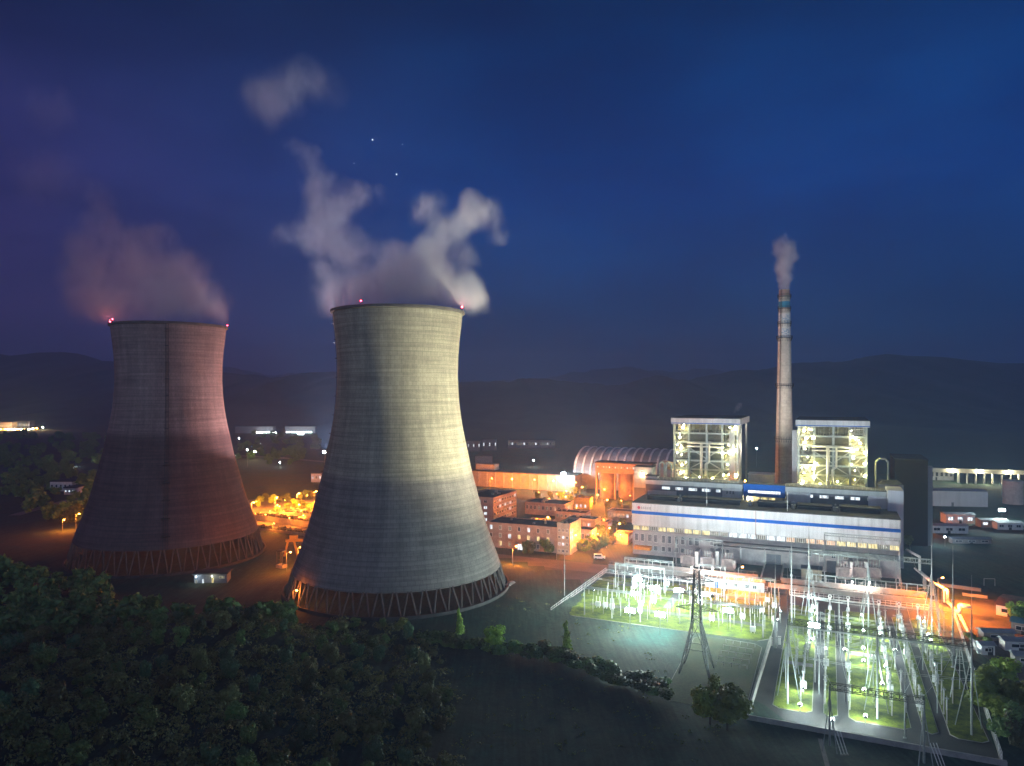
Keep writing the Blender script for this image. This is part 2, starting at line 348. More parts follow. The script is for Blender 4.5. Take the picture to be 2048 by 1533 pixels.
# ---------------------------------------------------------------- chimney
def chimney():
    c = W(51.9, 85); t = thing('chimney', 'tall tapering concrete chimney with blue bands and checkered paint', 'chimney', c, A)
    Zp = lambda py: 65 + (780 - py) * 338.5 / 1420
    m = bpy.data.materials.new('chimney_concrete'); m.use_nodes = True; nt = m.node_tree; b = nt.nodes['Principled BSDF']; b.inputs['Roughness'].default_value = .85
    tc = node(nt, 'TexCoord'); sp = node(nt, 'SeparateXYZ', {0: tc.outputs['Object']}); z = sp.outputs[2]
    an = node(nt, 'Math', {0: sp.outputs[1], 1: sp.outputs[0]}, operation='ARCTAN2').outputs[0]
    uv = node(nt, 'CombineXYZ', {0: node(nt, 'Math', {0: an, 1: 3.0}, operation='MULTIPLY').outputs[0], 1: z})
    n1 = node(nt, 'TexNoise', {0: uv.outputs[0], 'Scale': .5, 'Detail': 6, 'Roughness': .7})
    c0 = ramp(nt, n1.outputs[0], [(.3, (.36, .33, .29)), (.7, (.52, .48, .43))])
    br = node(nt, 'TexBrick', {'Vector': uv.outputs[0], 'Color1': (1, 1, 1, 1), 'Color2': (.86, .86, .86, 1), 'Mortar': (.62, .62, .62, 1), 'Scale': 1.0, 'Mortar Size': .05, 'Brick Width': 1.9, 'Row Height': 1.5})
    c0 = mixc(nt, .7, c0, br.outputs[0], 'MULTIPLY')
    def band(lo, hi):
        a = node(nt, 'Math', {0: z, 1: lo}, operation='GREATER_THAN'); b_ = node(nt, 'Math', {0: z, 1: hi}, operation='LESS_THAN')
        return node(nt, 'Math', {0: a.outputs[0], 1: b_.outputs[0]}, operation='MULTIPLY').outputs[0]
    white = (.55, .55, .53)
    c0 = mixc(nt, band(Zp(677), Zp(627)), c0, white)
    ck = node(nt, 'TexBrick', {'Vector': uv.outputs[0], 'Color1': (.62, .62, .6, 1), 'Color2': (.06, .22, .42, 1), 'Mortar': (.45, .48, .5, 1), 'Scale': 1.0, 'Mortar Size': .02, 'Bias': -.25, 'Brick Width': .75, 'Row Height': .6})
    for lo, hi in ((676, 658), (647, 630)): c0 = mixc(nt, band(Zp(lo), Zp(hi)), c0, ck.outputs[0])
    c0 = mixc(nt, band(Zp(616), Zp(604)), c0, (.03, .22, .36))
    c0 = mixc(nt, band(Zp(592), Zp(581)), c0, (.34, .22, .19))
    nt.links.new(c0, b.inputs['Base Color'])
    H = Zp(580); r = lambda z: 5.0 - (5.0 - 2.45) * (z / H) ** .8
    zs = [0, 10, 20, 35, 50, 65, 80, 95, 105, H]
    MB().lathe([(r(q), q) for q in zs] + [(r(H) - .4, H), (r(H) - .4, H - 3)], 40).build('shaft', m, t, smooth=False)
    for py, wd, hh in ((594, .55, .5), (618, .3, .25), (648, .3, .25), (677, .7, .7), (772, .8, .6), (878, .8, .6)):
        q = Zp(py); rr = r(q)
        pf = MB().lathe([(rr + .01, q - .1), (rr + wd, q), (rr + wd, q + .15), (rr + .01, q + .15)], 32, cap=False)
        for k in range(24):
            a = 2 * pi * k / 24; pf.bar(((rr + wd) * cos(a), (rr + wd) * sin(a), q), ((rr + wd) * cos(a), (rr + wd) * sin(a), q + 1.1), .09)
            pf.bar((rr * cos(a), rr * sin(a), q - 1.6), ((rr + wd) * cos(a), (rr + wd) * sin(a), q), .12)
        pf.ring((0, 0, q + 1.1), rr + wd, .06, 32, 4).build('platform', steel_dark, t)
    ld = MB(); a = radians(-118)
    for d in (-.06, .06): ld.bar(((r(0) + .3) * cos(a + d), (r(0) + .3) * sin(a + d), 0), ((r(H) + .3) * cos(a + d), (r(H) + .3) * sin(a + d), H), .12)
    ld.build('ladder', steel_dark, t)
    return t
chimney()

# ---------------------------------------------------------------- steam
def plume(label, blobs, dens, seed, nscale, warp, thr, col=(.88, .94, 1), cat='steam', step=2.0):
    """blobs: (x, y, z, r, weight); density = warped sum of soft blobs, eaten by noise"""
    src = bmesh.new()
    for x, y, z, r, w in blobs: bmesh.ops.create_icosphere(src, subdivisions=3, radius=r * 1.06, matrix=Matrix.Translation((x, y, z)))
    me = bpy.data.meshes.new('steam_src'); src.to_mesh(me); src.free(); tmp = bpy.data.objects.new('steam_src', me); COL.objects.link(tmp)
    md = tmp.modifiers.new('r', 'REMESH'); md.mode = 'VOXEL'; md.voxel_size = step
    dg = bpy.context.evaluated_depsgraph_get(); hull = bpy.data.meshes.new_from_object(tmp.evaluated_get(dg)); bpy.data.objects.remove(tmp); bpy.data.meshes.remove(me)
    hull.name = 'steam_plume'; o = bpy.data.objects.new('steam_plume', hull); COL.objects.link(o); tag(o, label, cat)
    m = bpy.data.materials.new('steam'); m.use_nodes = True; nt = m.node_tree; nt.nodes.clear(); out = node(nt, 'OutputMaterial')
    pos = node(nt, 'NewGeometry').outputs['Position']
    sc = node(nt, 'Mapping', {0: pos, 'Location': (seed * 3.7, seed * 1.3, 0), 'Scale': (nscale, nscale, nscale * .7)})
    nv = node(nt, 'TexNoise', {0: sc.outputs[0], 'Scale': 1.0, 'Detail': 3, 'Roughness': .55})
    off = node(nt, 'VectorMath', {0: nv.outputs['Color'], 1: (.5, .5, .5)}, operation='SUBTRACT')
    p2 = node(nt, 'VectorMath', {0: off.outputs[0], 1: (warp, warp, warp), 2: pos}, operation='MULTIPLY_ADD').outputs[0]
    tot = None
    for x, y, z, r, w in blobs:
        d = node(nt, 'VectorMath', {0: p2, 1: (x, y, z)}, operation='DISTANCE').outputs['Value']
        f = node(nt, 'MapRange', {0: d, 1: r * 1.0, 2: r * .3, 3: 0.0, 4: w}, interpolation_type='SMOOTHSTEP').outputs[0]
        tot = f if tot is None else node(nt, 'Math', {0: tot, 1: f}, operation='ADD').outputs[0]
    n2 = node(nt, 'TexNoise', {0: node(nt, 'Mapping', {0: p2, 'Scale': (nscale * 1.6, nscale * 1.6, nscale * .8)}).outputs[0], 'Scale': 1.0, 'Detail': 6, 'Roughness': .68}).outputs[0]
    er = node(nt, 'MapRange', {0: n2, 1: thr + .02, 2: thr + .17}).outputs[0]
    # erosion acts on the thin edge more than on the core
    e2 = node(nt, 'Math', {0: node(nt, 'Math', {0: tot, 1: .22}, operation='MULTIPLY').outputs[0], 1: er}, operation='ADD', use_clamp=True).outputs[0]
    dn = node(nt, 'Math', {0: node(nt, 'Math', {0: tot, 1: e2}, operation='MULTIPLY').outputs[0], 1: dens}, operation='MULTIPLY').outputs[0]
    pv = node(nt, 'VolumePrincipled', {'Color': (*col, 1), 'Density': dn, 'Anisotropy': .1}); nt.links.new(pv.outputs[0], out.inputs['Volume'])
    m.cycles.volume_sampling = 'MULTIPLE_IMPORTANCE'
    hull.materials.clear(); hull.materials.append(m)
    return o
def bl(px, py, Y, rpx, w=1.0):
    p = AT(px, py, Y); return (p.x, p.y, p.z, rpx * Y / 1420, w)
plume('thick white steam drifting up from the pale front cooling tower', [
    bl(690, 590, 224, 62, .9), bl(750, 575, 226, 66, 1.1), bl(815, 565, 222, 72, 1.2), bl(880, 575, 228, 64, 1.2), bl(935, 590, 224, 50, 1.3), bl(962, 600, 226, 32, .9),
    bl(645, 595, 226, 42, .9), bl(650, 550, 228, 46, .6), bl(780, 520, 224, 62, .8), bl(860, 510, 226, 60, .9), bl(900, 460, 224, 55, .9), bl(940, 425, 228, 48, .9), bl(980, 425, 226, 42, .8), bl(850, 410, 224, 44, .7), bl(1000, 470, 226, 26, .5), bl(930, 520, 226, 36, .6),
    bl(690, 500, 222, 62, .9), bl(620, 480, 224, 50, .75), bl(565, 475, 226, 38, .55), bl(655, 430, 224, 58, .8), bl(700, 395, 226, 44, .7), bl(640, 370, 222, 48, .6), bl(615, 320, 224, 36, .42), bl(755, 390, 226, 26, .4), bl(585, 290, 226, 26, .3)],
    .115, 3, .075, 15, .38)
plume('loose puff of steam high above the front cooling tower', [bl(520, 195, 224, 62, .6), bl(570, 185, 226, 66, .7), bl(620, 170, 224, 60, .45), bl(545, 230, 226, 46, .45), bl(660, 190, 226, 46, .2)], .04, 8, .06, 14, .36)
plume('purplish steam leaning left off the far brown cooling tower', [
    bl(185, 600, 276, 60, .5), bl(170, 560, 276, 56, .45), bl(250, 620, 276, 60, .9), bl(310, 605, 274, 66, 1.0), bl(370, 600, 276, 66, 1.0), bl(415, 605, 274, 52, 1.0), bl(432, 625, 275, 36, .8),
    bl(220, 610, 276, 50, .55), bl(300, 550, 276, 72, .8), bl(360, 550, 274, 66, .8), bl(230, 550, 276, 66, .6), bl(170, 510, 276, 60, .45), bl(250, 490, 276, 60, .5), bl(310, 480, 276, 46, .4), bl(205, 445, 276, 48, .35), bl(190, 390, 278, 44, .22), bl(90, 350, 280, 80, .12), bl(100, 225, 280, 60, .14)],
    .075, 5, .065, 18, .36)
plume('small pale smoke plume rising straight from the chimney mouth', [bl(1569, 574, 338.5, 15, 1.0), bl(1570, 556, 338.5, 18, 1.0), bl(1568, 535, 338.5, 24, .8), bl(1574, 512, 338.5, 26, .6), bl(1578, 494, 338.5, 20, .45), bl(1560, 490, 338.5, 20, .35), bl(1590, 515, 338.5, 14, .35), bl(1553, 505, 338.5, 14, .3), bl(1570, 478, 338.5, 14, .3)], .34, 2, .26, 5, .33, cat='smoke', step=.9)
for k, (px, py) in enumerate(((745, 280), (805, 289), (708, 327), (793, 349))):
    p = AT(px, py, 9000); tag(MB().ball(p, (6, 4, 4, 6)[k], 8).build('star', glow('starlight', (.8, 1, .95), (3.0, 1.2, 1.2, 3.0)[k])), ('brightest upper star left of the plume gap', 'faint star to the right of the upper star', 'faint lowest left star near the steam', 'bright lower star above the steam')[k], 'star')

def haze(density, col):
    m = bpy.data.materials.new('haze_air'); m.use_nodes = True; nt = m.node_tree; nt.nodes.clear(); out = node(nt, 'OutputMaterial')
    pv = node(nt, 'VolumePrincipled', {'Color': (*col, 1), 'Density': density, 'Anisotropy': .35}); nt.links.new(pv.outputs[0], out.inputs['Volume'])
    tag(MB().box(-6000, -250, -12, 6000, 5400, 330).build('haze', m), kind='stuff')
haze(.00036, (.42, .66, 1))
# ---------------------------------------------------------------- main plant buildings (all in the plant frame)
def sat(px, t):
    k = (px - 1024) / 1420; return (k * (OY + t * B.y) - OX - t * B.x) / (U.x - k * U.y)
def zat(py, s, t): return 65 - (py - 780) * W(s, t).y / 1420
def bx(name, mat, par, *d): return MB().box(*d).build(name, mat, par)
def clad(name, col, seam=1.0, var=.12, streak=.5, rust=0.0):
    """profiled metal sheet: narrow vertical seams, wall joints and rain streaks"""
    m = bpy.data.materials.new(name); m.use_nodes = True; nt = m.node_tree; b = nt.nodes['Principled BSDF']; b.inputs['Roughness'].default_value = .55
    tc = node(nt, 'TexCoord').outputs['Object']; sp = node(nt, 'SeparateXYZ', {0: tc})
    h = node(nt, 'Math', {0: sp.outputs[0], 1: sp.outputs[1]}, operation='ADD').outputs[0]
    w = node(nt, 'TexWave', {0: node(nt, 'CombineXYZ', {0: h}).outputs[0], 'Scale': .314 * 2 / seam}, wave_profile='SAW')
    st = node(nt, 'TexNoise', {0: node(nt, 'CombineXYZ', {0: h, 2: node(nt, 'Math', {0: sp.outputs[2], 1: .06}, operation='MULTIPLY').outputs[0]}).outputs[0], 'Scale': .55, 'Detail': 6, 'Roughness': .7}).outputs[0]
    c = mixc(nt, streak, (*col,), ramp(nt, st, [(.3, (.62,) * 3), (.55, (1.0,) * 3), (.72, (1.1,) * 3)]), 'MULTIPLY')
    if rust: c = mixc(nt, ramp(nt, st, [(.6, 0.0), (.78, rust)]), c, (.28, .14, .07))
    n2 = node(nt, 'TexNoise', {0: tc, 'Scale': .12, 'Detail': 4}).outputs[0]
    c = mixc(nt, .5, c, ramp(nt, n2, [(.3, (1 - 2 * var,) * 3), (.7, (1 + var,) * 3)]), 'MULTIPLY')
    c = mixc(nt, .3, c, ramp(nt, w.outputs[0], [(0, (.55,) * 3), (.12, (1.0,) * 3)]), 'MULTIPLY')
    nt.links.new(c, b.inputs['Base Color'])
    bp = node(nt, 'Bump', {'Strength': .3, 'Distance': .06, 'Height': w.outputs[0]}); nt.links.new(bp.outputs[0], b.inputs['Normal'])
    return m
white_clad = clad('white_cladding', (.66, .67, .68), 1.2, .1, .8, .5)
grey_clad = clad('grey_cladding', (.30, .32, .36), 1.2, .1, .5)
dark_clad = clad('slate_cladding', (.11, .125, .16), 1.2, .12, .5)
blue_paint = M('blue_paint', (.0, .11, .50), .8, .12, .4)
plaster = M('old_plaster', (.30, .285, .26), .9, .2, .35, detail=6)
beige = M('beige_plaster', (.50, .45, .36), .9, .2, .3)
glass_dark = M('dark_window_glass', (.025, .03, .04), .12, .3, .4)
def litglass(name, col, s):
    """panes lit from inside, uneven from bay to bay as blinds and lamps differ"""
    m = bpy.data.materials.new(name); m.use_nodes = True; nt = m.node_tree; b = nt.nodes['Principled BSDF']; b.inputs['Base Color'].default_value = (.05, .05, .05, 1); b.inputs['Roughness'].default_value = .2
    tc = node(nt, 'TexCoord').outputs['Object']
    n = node(nt, 'TexNoise', {0: node(nt, 'Mapping', {0: tc, 'Scale': (1.3, 1.3, .4)}).outputs[0], 'Scale': 1.0, 'Detail': 3}).outputs[0]
    nt.links.new(ramp(nt, n, [(.35, tuple(c * .25 for c in col)), (.62, col)]), b.inputs['Emission Color']); b.inputs['Emission Strength'].default_value = s
    return m
lit_yellow = litglass('lit_yellow_window', (1, .80, .33), .9)
lit_white = litglass('lit_white_window', (.82, .92, 1), 1.1)
lit_warm = litglass('lit_peach_window', (1, .62, .36), .8)
lit_dim = litglass('dim_window', (.6, .55, .38), .28)

def windows(par, spec, face, off, mats, mull=0, name='window', depth=.12, framem=None):
    """spec: (a0, a1, z0, z1) along the wall; face 'x' or 'y' with its outside sign; each window is frame + pane"""
    ax, sg = face[0], -1 if face[1] == '-' else 1
    for i, (a0, a1, z0, z1) in enumerate(spec):
        q = lambda d0, d1, u0, v0, u1, v1: (u0, off + sg * d0, v0, u1, off + sg * d1, v1) if ax == 'y' else (off + sg * d0, u0, v0, off + sg * d1, u1, v1)
        fix = lambda b: (min(b[0], b[3]), min(b[1], b[4]), b[2], max(b[0], b[3]), max(b[1], b[4]), b[5])
        f = MB(); e = .1
        for b in ((a0, z0, a1, z0 + e), (a0, z1 - e, a1, z1), (a0, z0 + e, a0 + e, z1 - e), (a1 - e, z0 + e, a1, z1 - e)): f.box(*fix(q(.003, depth, *b)))
        for k in range(1, mull + 1):
            c = a0 + (a1 - a0) * k / (mull + 1); f.box(*fix(q(.003, depth - .02, c - e / 2, z0 + e, c + e / 2, z1 - e)))
        fo = f.build(name, framem or white_paint, par)
        MB().box(*fix(q(.002, .05, a0 + e, z0 + e, a1 - e, z1 - e))).build('pane', mats[i % len(mats)] if isinstance(mats, list) else mats, fo)
def glyphs(name, mat, par, s0, z0, n, hgt, y, seed, gap=.25, thick=.04):
    """blocky strokes of unreadable lettering on a wall facing -y"""
    r = random.Random(seed); m = MB(); x = s0
    for k in range(n):
        w = hgt * .85
        for j in range(3): m.box(x, y - thick, z0 + hgt * j * .4, x + w * r.uniform(.5, 1), y, z0 + hgt * (j * .4 + .16))
        m.box(x + w * .38, y - thick - .01, z0 + hgt * .1, x + w * .55, y - .005, z0 + hgt); x += w + gap * hgt
    return m.build(name, mat, par)

def hall():
    t = thing('turbine_hall', 'long white turbine hall with a blue stripe and a row of lit windows', 'building', W(0, 0))
    L, D, H = 93.5, 21, 20.2
    bx('lower_wall', M('grey_render', (.36, .36, .37), .9, .2, .3, detail=7), t, 0, 0, 0, L, D, 9.4)
    MB().box(-.15, -.35, 11.5, L + .15, D, H).build('upper_wall', white_clad, t)
    bx('back_wall', grey_clad, t, .2, 1.2, 9.4, L - .2, D - .2, 11.5)
    bx('stripe', blue_paint, t, -.2, -.40, 15.95, L + .2, -.352, 17.15)
    bx('roof', roof_dark, t, -.3, -.5, H, L + .3, D + .1, H + .35)
    mats = [lit_yellow, lit_yellow, lit_dim, lit_yellow, lit_white, lit_dim, lit_warm, lit_yellow, lit_warm]; r = random.Random(5)
    sp = [(i * 3.34 + .25, i * 3.34 + 3.1, 9.6, 11.3) for i in range(28)]
    pick = 'YYDYYDYYYDDWWWDWWPDPPPYYYYDYY'; tab = dict(Y=lit_yellow, D=lit_dim, W=lit_white, P=lit_warm)
    windows(t, sp, 'y-', .15, [tab[c] for c in pick], 3)
    low = [(b + k * 2.3, b + k * 2.3 + 1.5, z0, z1) for b in (.9, 6.2, 11.5, 16.6, 22) for k in (0, 1) for z0, z1 in ((5.2, 8.2), (1.9, 3.9))]
    windows(t, low, 'y-', 0, glass_dark, 2)
    windows(t, [(30 + k * 1.9, 31.4 + k * 1.9, z0, z0 + 2) for k in range(4) for z0 in (3.0, 5.9)], 'y-', 0, glass_dark, 2)
    windows(t, [(b, b + 1.3, 5, 7) for b in (64, 68, 72, 76)], 'y-', 0, [glass_dark, lit_dim], 1)
    for a0, a1, zz in ((50.2, 55.2, 4.6), (70.5, 73.6, 4.2), (74.4, 77.2, 4.2)):
        d = bx('door', M('door_steel', (.13, .15, .18), .5, .15, 1, stretch=(1, 1, 6)), t, a0, -.12, .05, a1, -.003, zz)
        MB().box(a0 - .25, -.2, .05, a0, -.003, zz + .25).box(a1, -.2, .05, a1 + .25, -.003, zz + .25).box(a0, -.2, zz, a1, -.003, zz + .25).build('door_frame', concrete_pale, d)
    glyphs('door_lettering', steel_dark, t, 49.2, 6.0, 6, .75, -.003, 4)
    bx('awning', M('orange_awning', (.85, .33, .02), .6, .15, .8, stretch=(4, 1, 1)), t, 1.2, -3.2, 2.4, 7.8, -.003, 3.6)
    # company sign at the top corner, too blurred in the picture to read
    sg = MB().ball((2.6, 0, 0), .62, 10).build('sign_emblem', M('sign_red', (.5, .05, .09), .6), t); sg.scale = (1, .08, 1); sg.location = (0, -.42, 18.45)
    glyphs('sign_lettering', M('sign_grey', (.16, .2, .25), .6), t, 3.5, 18.05, 5, .85, -.353, 9, .1)
    bx('downpipe', M('rusty_pipe', (.32, .18, .1), .8), t, 46.4, -.55, 9.6, 46.6, -.36, 20.1)
    for a0, a1, h in ((4, 15.5, 1.3), (18, 40, 1.7), (46.5, 57.5, 1.7), (60.5, 72, 1.5), (75, 88, 1.8)):
        m = MB().box(a0, 8, H + .35, a1, 16, H + .35 + h * .6).box(a0 - .3, 9, H + .36 + h * .6, a1 + .3, 15, H + .36 + h)
        m.build('roof_vent', M('vent_roofing', (.04, .045, .055), .8, .3, .5), t)
    for a in (16.6, 43.5, 59, 73.4):
        m = MB().box(a - .8, 9.5, H + .35, a + .8, 12.5, H + 1.4).tube((a, 11, H + 1.4), (a, 11, H + 2.6), .35).tube((a + .2, 7.4, H + .35), (a + .2, 7.4, H + 1.1), .5)
        m.build('roof_fan', steel, t)
    for a in (28.5, 57.3): MB().tube((a, 1.5, H + .35), (a, 1.5, H + 7.6), .12, .05).build('roof_mast', white_paint, t)
    return t
hall()

def bay(s0, s1, label, wins, extra):
    t = thing('deaerator_bay', label, 'building', W(s0, 21.2)); L = s1 - s0
    bx('wall', dark_clad, t, 0, 0, 0, L, 10, 25.1); bx('top_band', clad('band_cladding', (.42, .45, .46), 1.2), t, -.1, -.15, 25.1, L + .1, 10.1, 26.9)
    bx('roof', roof_dark, t, -.15, -.2, 26.9, L + .15, 10.2, 27.15)
    m = MB(); 
    for k in range(int(L / 1.5)): m.bar((k * 1.5, .1, 27.15), (k * 1.5, .1, 28.2), .07)
    m.bar((0, .1, 28.2), (L, .1, 28.2), .07); m.bar((0, .1, 27.7), (L, .1, 27.7), .05); m.build('roof_railing', steel, t)
    windows(t, [(sat(a, 21.2) - s0, sat(b, 21.2) - s0, 23.2, 24.4) for a, b in wins], 'y-', 0, lit_white, 4)
    for args in extra: bx(*args[:2], t, *args[2:])
    return t
pale_panel = clad('pale_panel', (.40, .42, .45), 1.2, .1, .4)
t = bay(.2, 39.4, 'left slate grey upper bay behind the white hall with five lit windows', [(1324, 1340), (1351, 1366), (1377, 1394), (1404, 1421), (1432, 1441)],
        [('end_panel', pale_panel, 1, -.25, 20.6, 13, -.003, 22.6), ('end_panel', pale_panel, 31.5, -.22, 20.6, 39.1, -.003, 25)])
glyphs('wall_lettering', steel_dark, t, 33, 22.9, 3, 1.1, -.225, 21)
bay(55.7, 93.2, 'right slate grey upper bay ending in a pale end block', [(1608, 1626), (1639, 1657), (1670, 1688), (1701, 1720), (1735, 1751)],
    [('end_panel', pale_panel, .4, -.25, 20.6, 9, -.003, 25), ('end_panel', clad('silver_panel', (.5, .52, .58), 1.2, .1, .3), 29, -.3, 18, 36, -.003, 25), ('end_block', clad('silver_block', (.5, .52, .58), 1.2, .1, .3), 35.2, -4.5, 0, 40.3, 8, 28.2)])
t = thing('stair_tower', 'pale stepped stair tower at the left end of the upper bay', 'building', W(-8, 27))
a0 = sat(1268, 27) + 8; a1 = sat(1304, 27) + 8
bx('wall', pale_panel, t, a0, 0, 22.5, a1, 7, 31.4); bx('lower_wall', dark_clad, t, a0, .05, 0, a1, 7, 22.5); bx('roof', roof_dark, t, a0 - .2, -.2, 31.4, a1 + .2, 7.2, 31.7)
b0 = sat(1292, 24) + 8; b1 = sat(1315, 24) + 8
bx('step_block', pale_panel, t, b0, -4, 22, b1, -.05, 28.2); bx('step_base', dark_clad, t, b0, -4, 0, b1, -.05, 22); bx('step_roof', roof_dark, t, b0 - .2, -4.2, 28.2, b1 + .2, -.05, 28.5)
o = MB().tube(((a0 + a1) / 2, -.5, 28.6), ((a0 + a1) / 2, 0, 28.9), .08).build('lamp_bracket', steel, t); MB().ball(((a0 + a1) / 2, -.6, 28.5), .28).build('lamp_globe', warm_glow, o); lamp(o, ((a0 + a1) / 2, -1.0, 28.3), 500, WARM); v = Vector((-45, 225, 128)) - W(-8 + (a0 + a1) / 2, 26, 32.5); v.rotate(Matrix.Rotation(-A, 3, 'Z')); lamp(o, (a0 - .5, -.5, 32.6), 50000, (.70, .85, 1), .4, 'SPOT', v, 80, 1)  # the spot above the wall lamp is added to brighten the front steam
t = thing('link_bridge', 'bright blue enclosed bridge between the two upper bays', 'bridge', W(39.8, 21.6))
bx('body', blue_paint, t, 0, 0, 22.4, 15.6, 4, 27.2); windows(t, [(1.8, 14, 23.6, 24.8)], 'y-', 0, lit_white, 11)
bx('roof', roof_dark, t, -.1, -.1, 27.2, 15.7, 4.1, 27.4)
for a in (.6, 15): bx('pier', concrete, t, a - .4, 1.5, 0, a + .4, 2.5, 22.4)
t = thing('control_block', 'beige lit control block under the blue bridge', 'building', W(39.8, 26))
bx('wall', beige, t, .2, 0, 0, 15.3, 8, 21.8); bx('roof', roof_dark, t, .1, -.1, 21.8, 15.4, 8.1, 22.1); windows(t, [(3.5 + k * 3, 5.8 + k * 3, 20.6, 21.6) for k in range(3)], 'y-', 0, lit_yellow, 2)
o = MB().tube((1.5, -.6, 21.4), (1.5, 0, 21.5), .06).build('lamp_bracket', steel, t); MB().ball((1.5, -.8, 21.3), .25).build('lamp_globe', warm_glow, o); lamp(o, (1.5, -1.2, 21), 900, WARM); lamp(o, (1.5, -1.0, 21.8), 190000, (1, .84, .70), .4, 'SPOT', (10.6, 60, 62), 60, .8)  # second light is a spot added to brighten the chimney

casing = M('boiler_casing', (.09, .085, .07), .8, .3, .8, stretch=(1, 1, 6))
pipe_paint = M('lagged_pipe', (.52, .52, .5), .5, .15, .5)
mixed_steel = M('works_steel', (.30, .29, .24), .6, .45, .9)
def boiler(s0, s1, label, side, seed, lamps):
    r = random.Random(seed); t0 = 40; Wd = s1 - s0; D = 36; t = thing('boiler_house', label, 'boiler house', W(s0, t0))
    bx('roof', white_clad, t, -1.2, -1.6, 49.9, Wd + 1.3, D + 1, 52.5); bx('roof_stripe', blue_paint, t, -1.25, -1.68, 50.15, Wd + 1.35, -1.602, 50.5)
    bx('roof_deck', roof_dark, t, -1, -1.4, 52.5, Wd + 1.1, D + .8, 52.75)
    fr = [0, .235, .6 * .87, .765, 1]
    for f in fr:
        for y in (0, 12, 35): bx('column', steel, t, f * Wd - .42, y - .42, 0, f * Wd + .42, y + .42, 49.9)
    lv = [26.5, 30.5, 34.3, 38.2, 42.3, 46.3]
    for k, z in enumerate(lv):
        m = MB().box(-.2, -.3, z - .7, Wd + .2, .3, z).box(-.2, 11.7, z - .6, Wd + .2, 12.3, z)
        for f in fr: m.box(f * Wd - .2, .3, z - .6, f * Wd + .2, 11.7, z - .1)
        m.build('floor_beam', steel, t)
        for a0, a1 in ((0, .235), (.765, 1)):
            p = MB().box(a0 * Wd + .45, .4, z, a1 * Wd - .45, 11.5, z + .08)
            for j in range(9): x = a0 * Wd + .5 + (a1 - a0) * Wd * j / 9; p.bar((x, .35, z), (x, .35, z + 1.1), .07)
            for h in (.55, 1.1): p.bar((a0 * Wd, .35, z + h), (a1 * Wd, .35, z + h), .07)
            p.build('platform', mixed_steel, t)
            q = MB()
            for j in range(26):
                x = r.uniform(a0 + .03, a1 - .03) * Wd; y = r.uniform(1, 10.5); zz = z + r.uniform(0, 3.2); k_ = r.random()
                if k_ < .4: q.tube((x, y, z), (x, y, z + 3.9), r.uniform(.06, .22), n=6)
                elif k_ < .7: q.tube((a0 * Wd + .5, y, zz), (a1 * Wd - .5, y, zz), r.uniform(.06, .2), n=6)
                elif k_ < .85: q.box(x - .4, y - .3, z + .1, x + r.uniform(.2, .9), y + .4, z + r.uniform(.6, 2))
                else: q.tube((x, 1, zz), (x, 11, zz + r.uniform(-1, 1)), .1, n=6)
            q.build('pipework', pipe_paint if r.random() < .5 else mixed_steel, t)
            st = MB(); xx0, xx1 = a0 * Wd + 1.2, a1 * Wd - 1.2
            if k % 2: xx0, xx1 = xx1, xx0
            for y in (1.2, 2.0): st.bar((xx0, y, z), (xx1, y, z + 3.9), .16)
            for j in range(10): x = xx0 + (xx1 - xx0) * j / 10; st.box(x - .18, 1.2, z + .39 * j, x + .18, 2.0, z + .39 * j + .05)
            st.build('stair', pipe_paint, t)
    # furnace casing with buckstays, steam drum level, downcomers and cross braces
    ca, cb = .245 * Wd, .755 * Wd
    m = MB().box(ca, 4, 0, cb, 30, 40.6)
    for k in range(18): m.box(ca - .1, 3.6, 14 + k * 1.5, cb + .1, 3.99, 14.35 + k * 1.5)
    m.build('furnace', M('furnace_skin', (.06, .065, .065), .7, .3, .6), t)
    bx('drum_casing', casing, t, ca, 2, 42.4, cb, 10, 47)
    m = MB()
    for k in range(22):
        x = ca + (cb - ca) * (k + .5) / 22; m.tube((x, 1.2, 46.6 + r.uniform(-.4, .3)), (x, 1.2, 49.6), r.uniform(.08, .2), n=5)
    m.build('hanger_rod', mixed_steel, t)
    m = MB()
    for x in (.44, ): m.tube((x * Wd, -.9, 21), (x * Wd, -.9, 41.3), .62, n=12)
    m.build('downcomer', pipe_paint, t, True)
    MB().path([(.565 * Wd, -.8, 41.4), (.565 * Wd, -.8, 33.6), (.505 * Wd, -.8, 32.6), (.505 * Wd, -.8, 27.5)], .42, 10).build('steam_pipe', pipe_paint, t, True)
    for p, q in (((.25, 39.4), (.5, 35.2)), ((.76, 39.8), (.5, 34.8)), ((.27, 30.8), (.5, 34.3)), ((.74, 30.6), (.5, 34.4)), ((.25, 29.5), (.4, 26.7)), ((.74, 29.8), (.62, 26.7))):
        MB().bar((p[0] * Wd, -.1, p[1]), (q[0] * Wd, -.1, q[1]), .42).build('diagonal_brace', steel, t)
    for z in (41.6, 40.2): MB().tube((ca - 1, -.55, z), (cb + 1, -.55, z), .35, n=8).build('header_pipe', pipe_paint, t, True)
    m = MB()
    for k in range(60):
        x = r.uniform(.03, .97) * Wd; z = 22 + r.uniform(0, 3.6)
        if r.random() < .5: m.tube((x, r.uniform(-1, 3), 18), (x, r.uniform(-1, 3), z), r.uniform(.08, .25), n=6)
        else: m.box(x, r.uniform(-1, 1), z - .5, x + r.uniform(.5, 2.5), r.uniform(1.2, 3), z)
    m.build('lower_pipework', mixed_steel, t)
    bx('back_screen', M('inner_sheeting', (.2, .18, .11), .8, .3, .4), t, .4, 12.6, 14, Wd - .4, 12.9, 49.8)
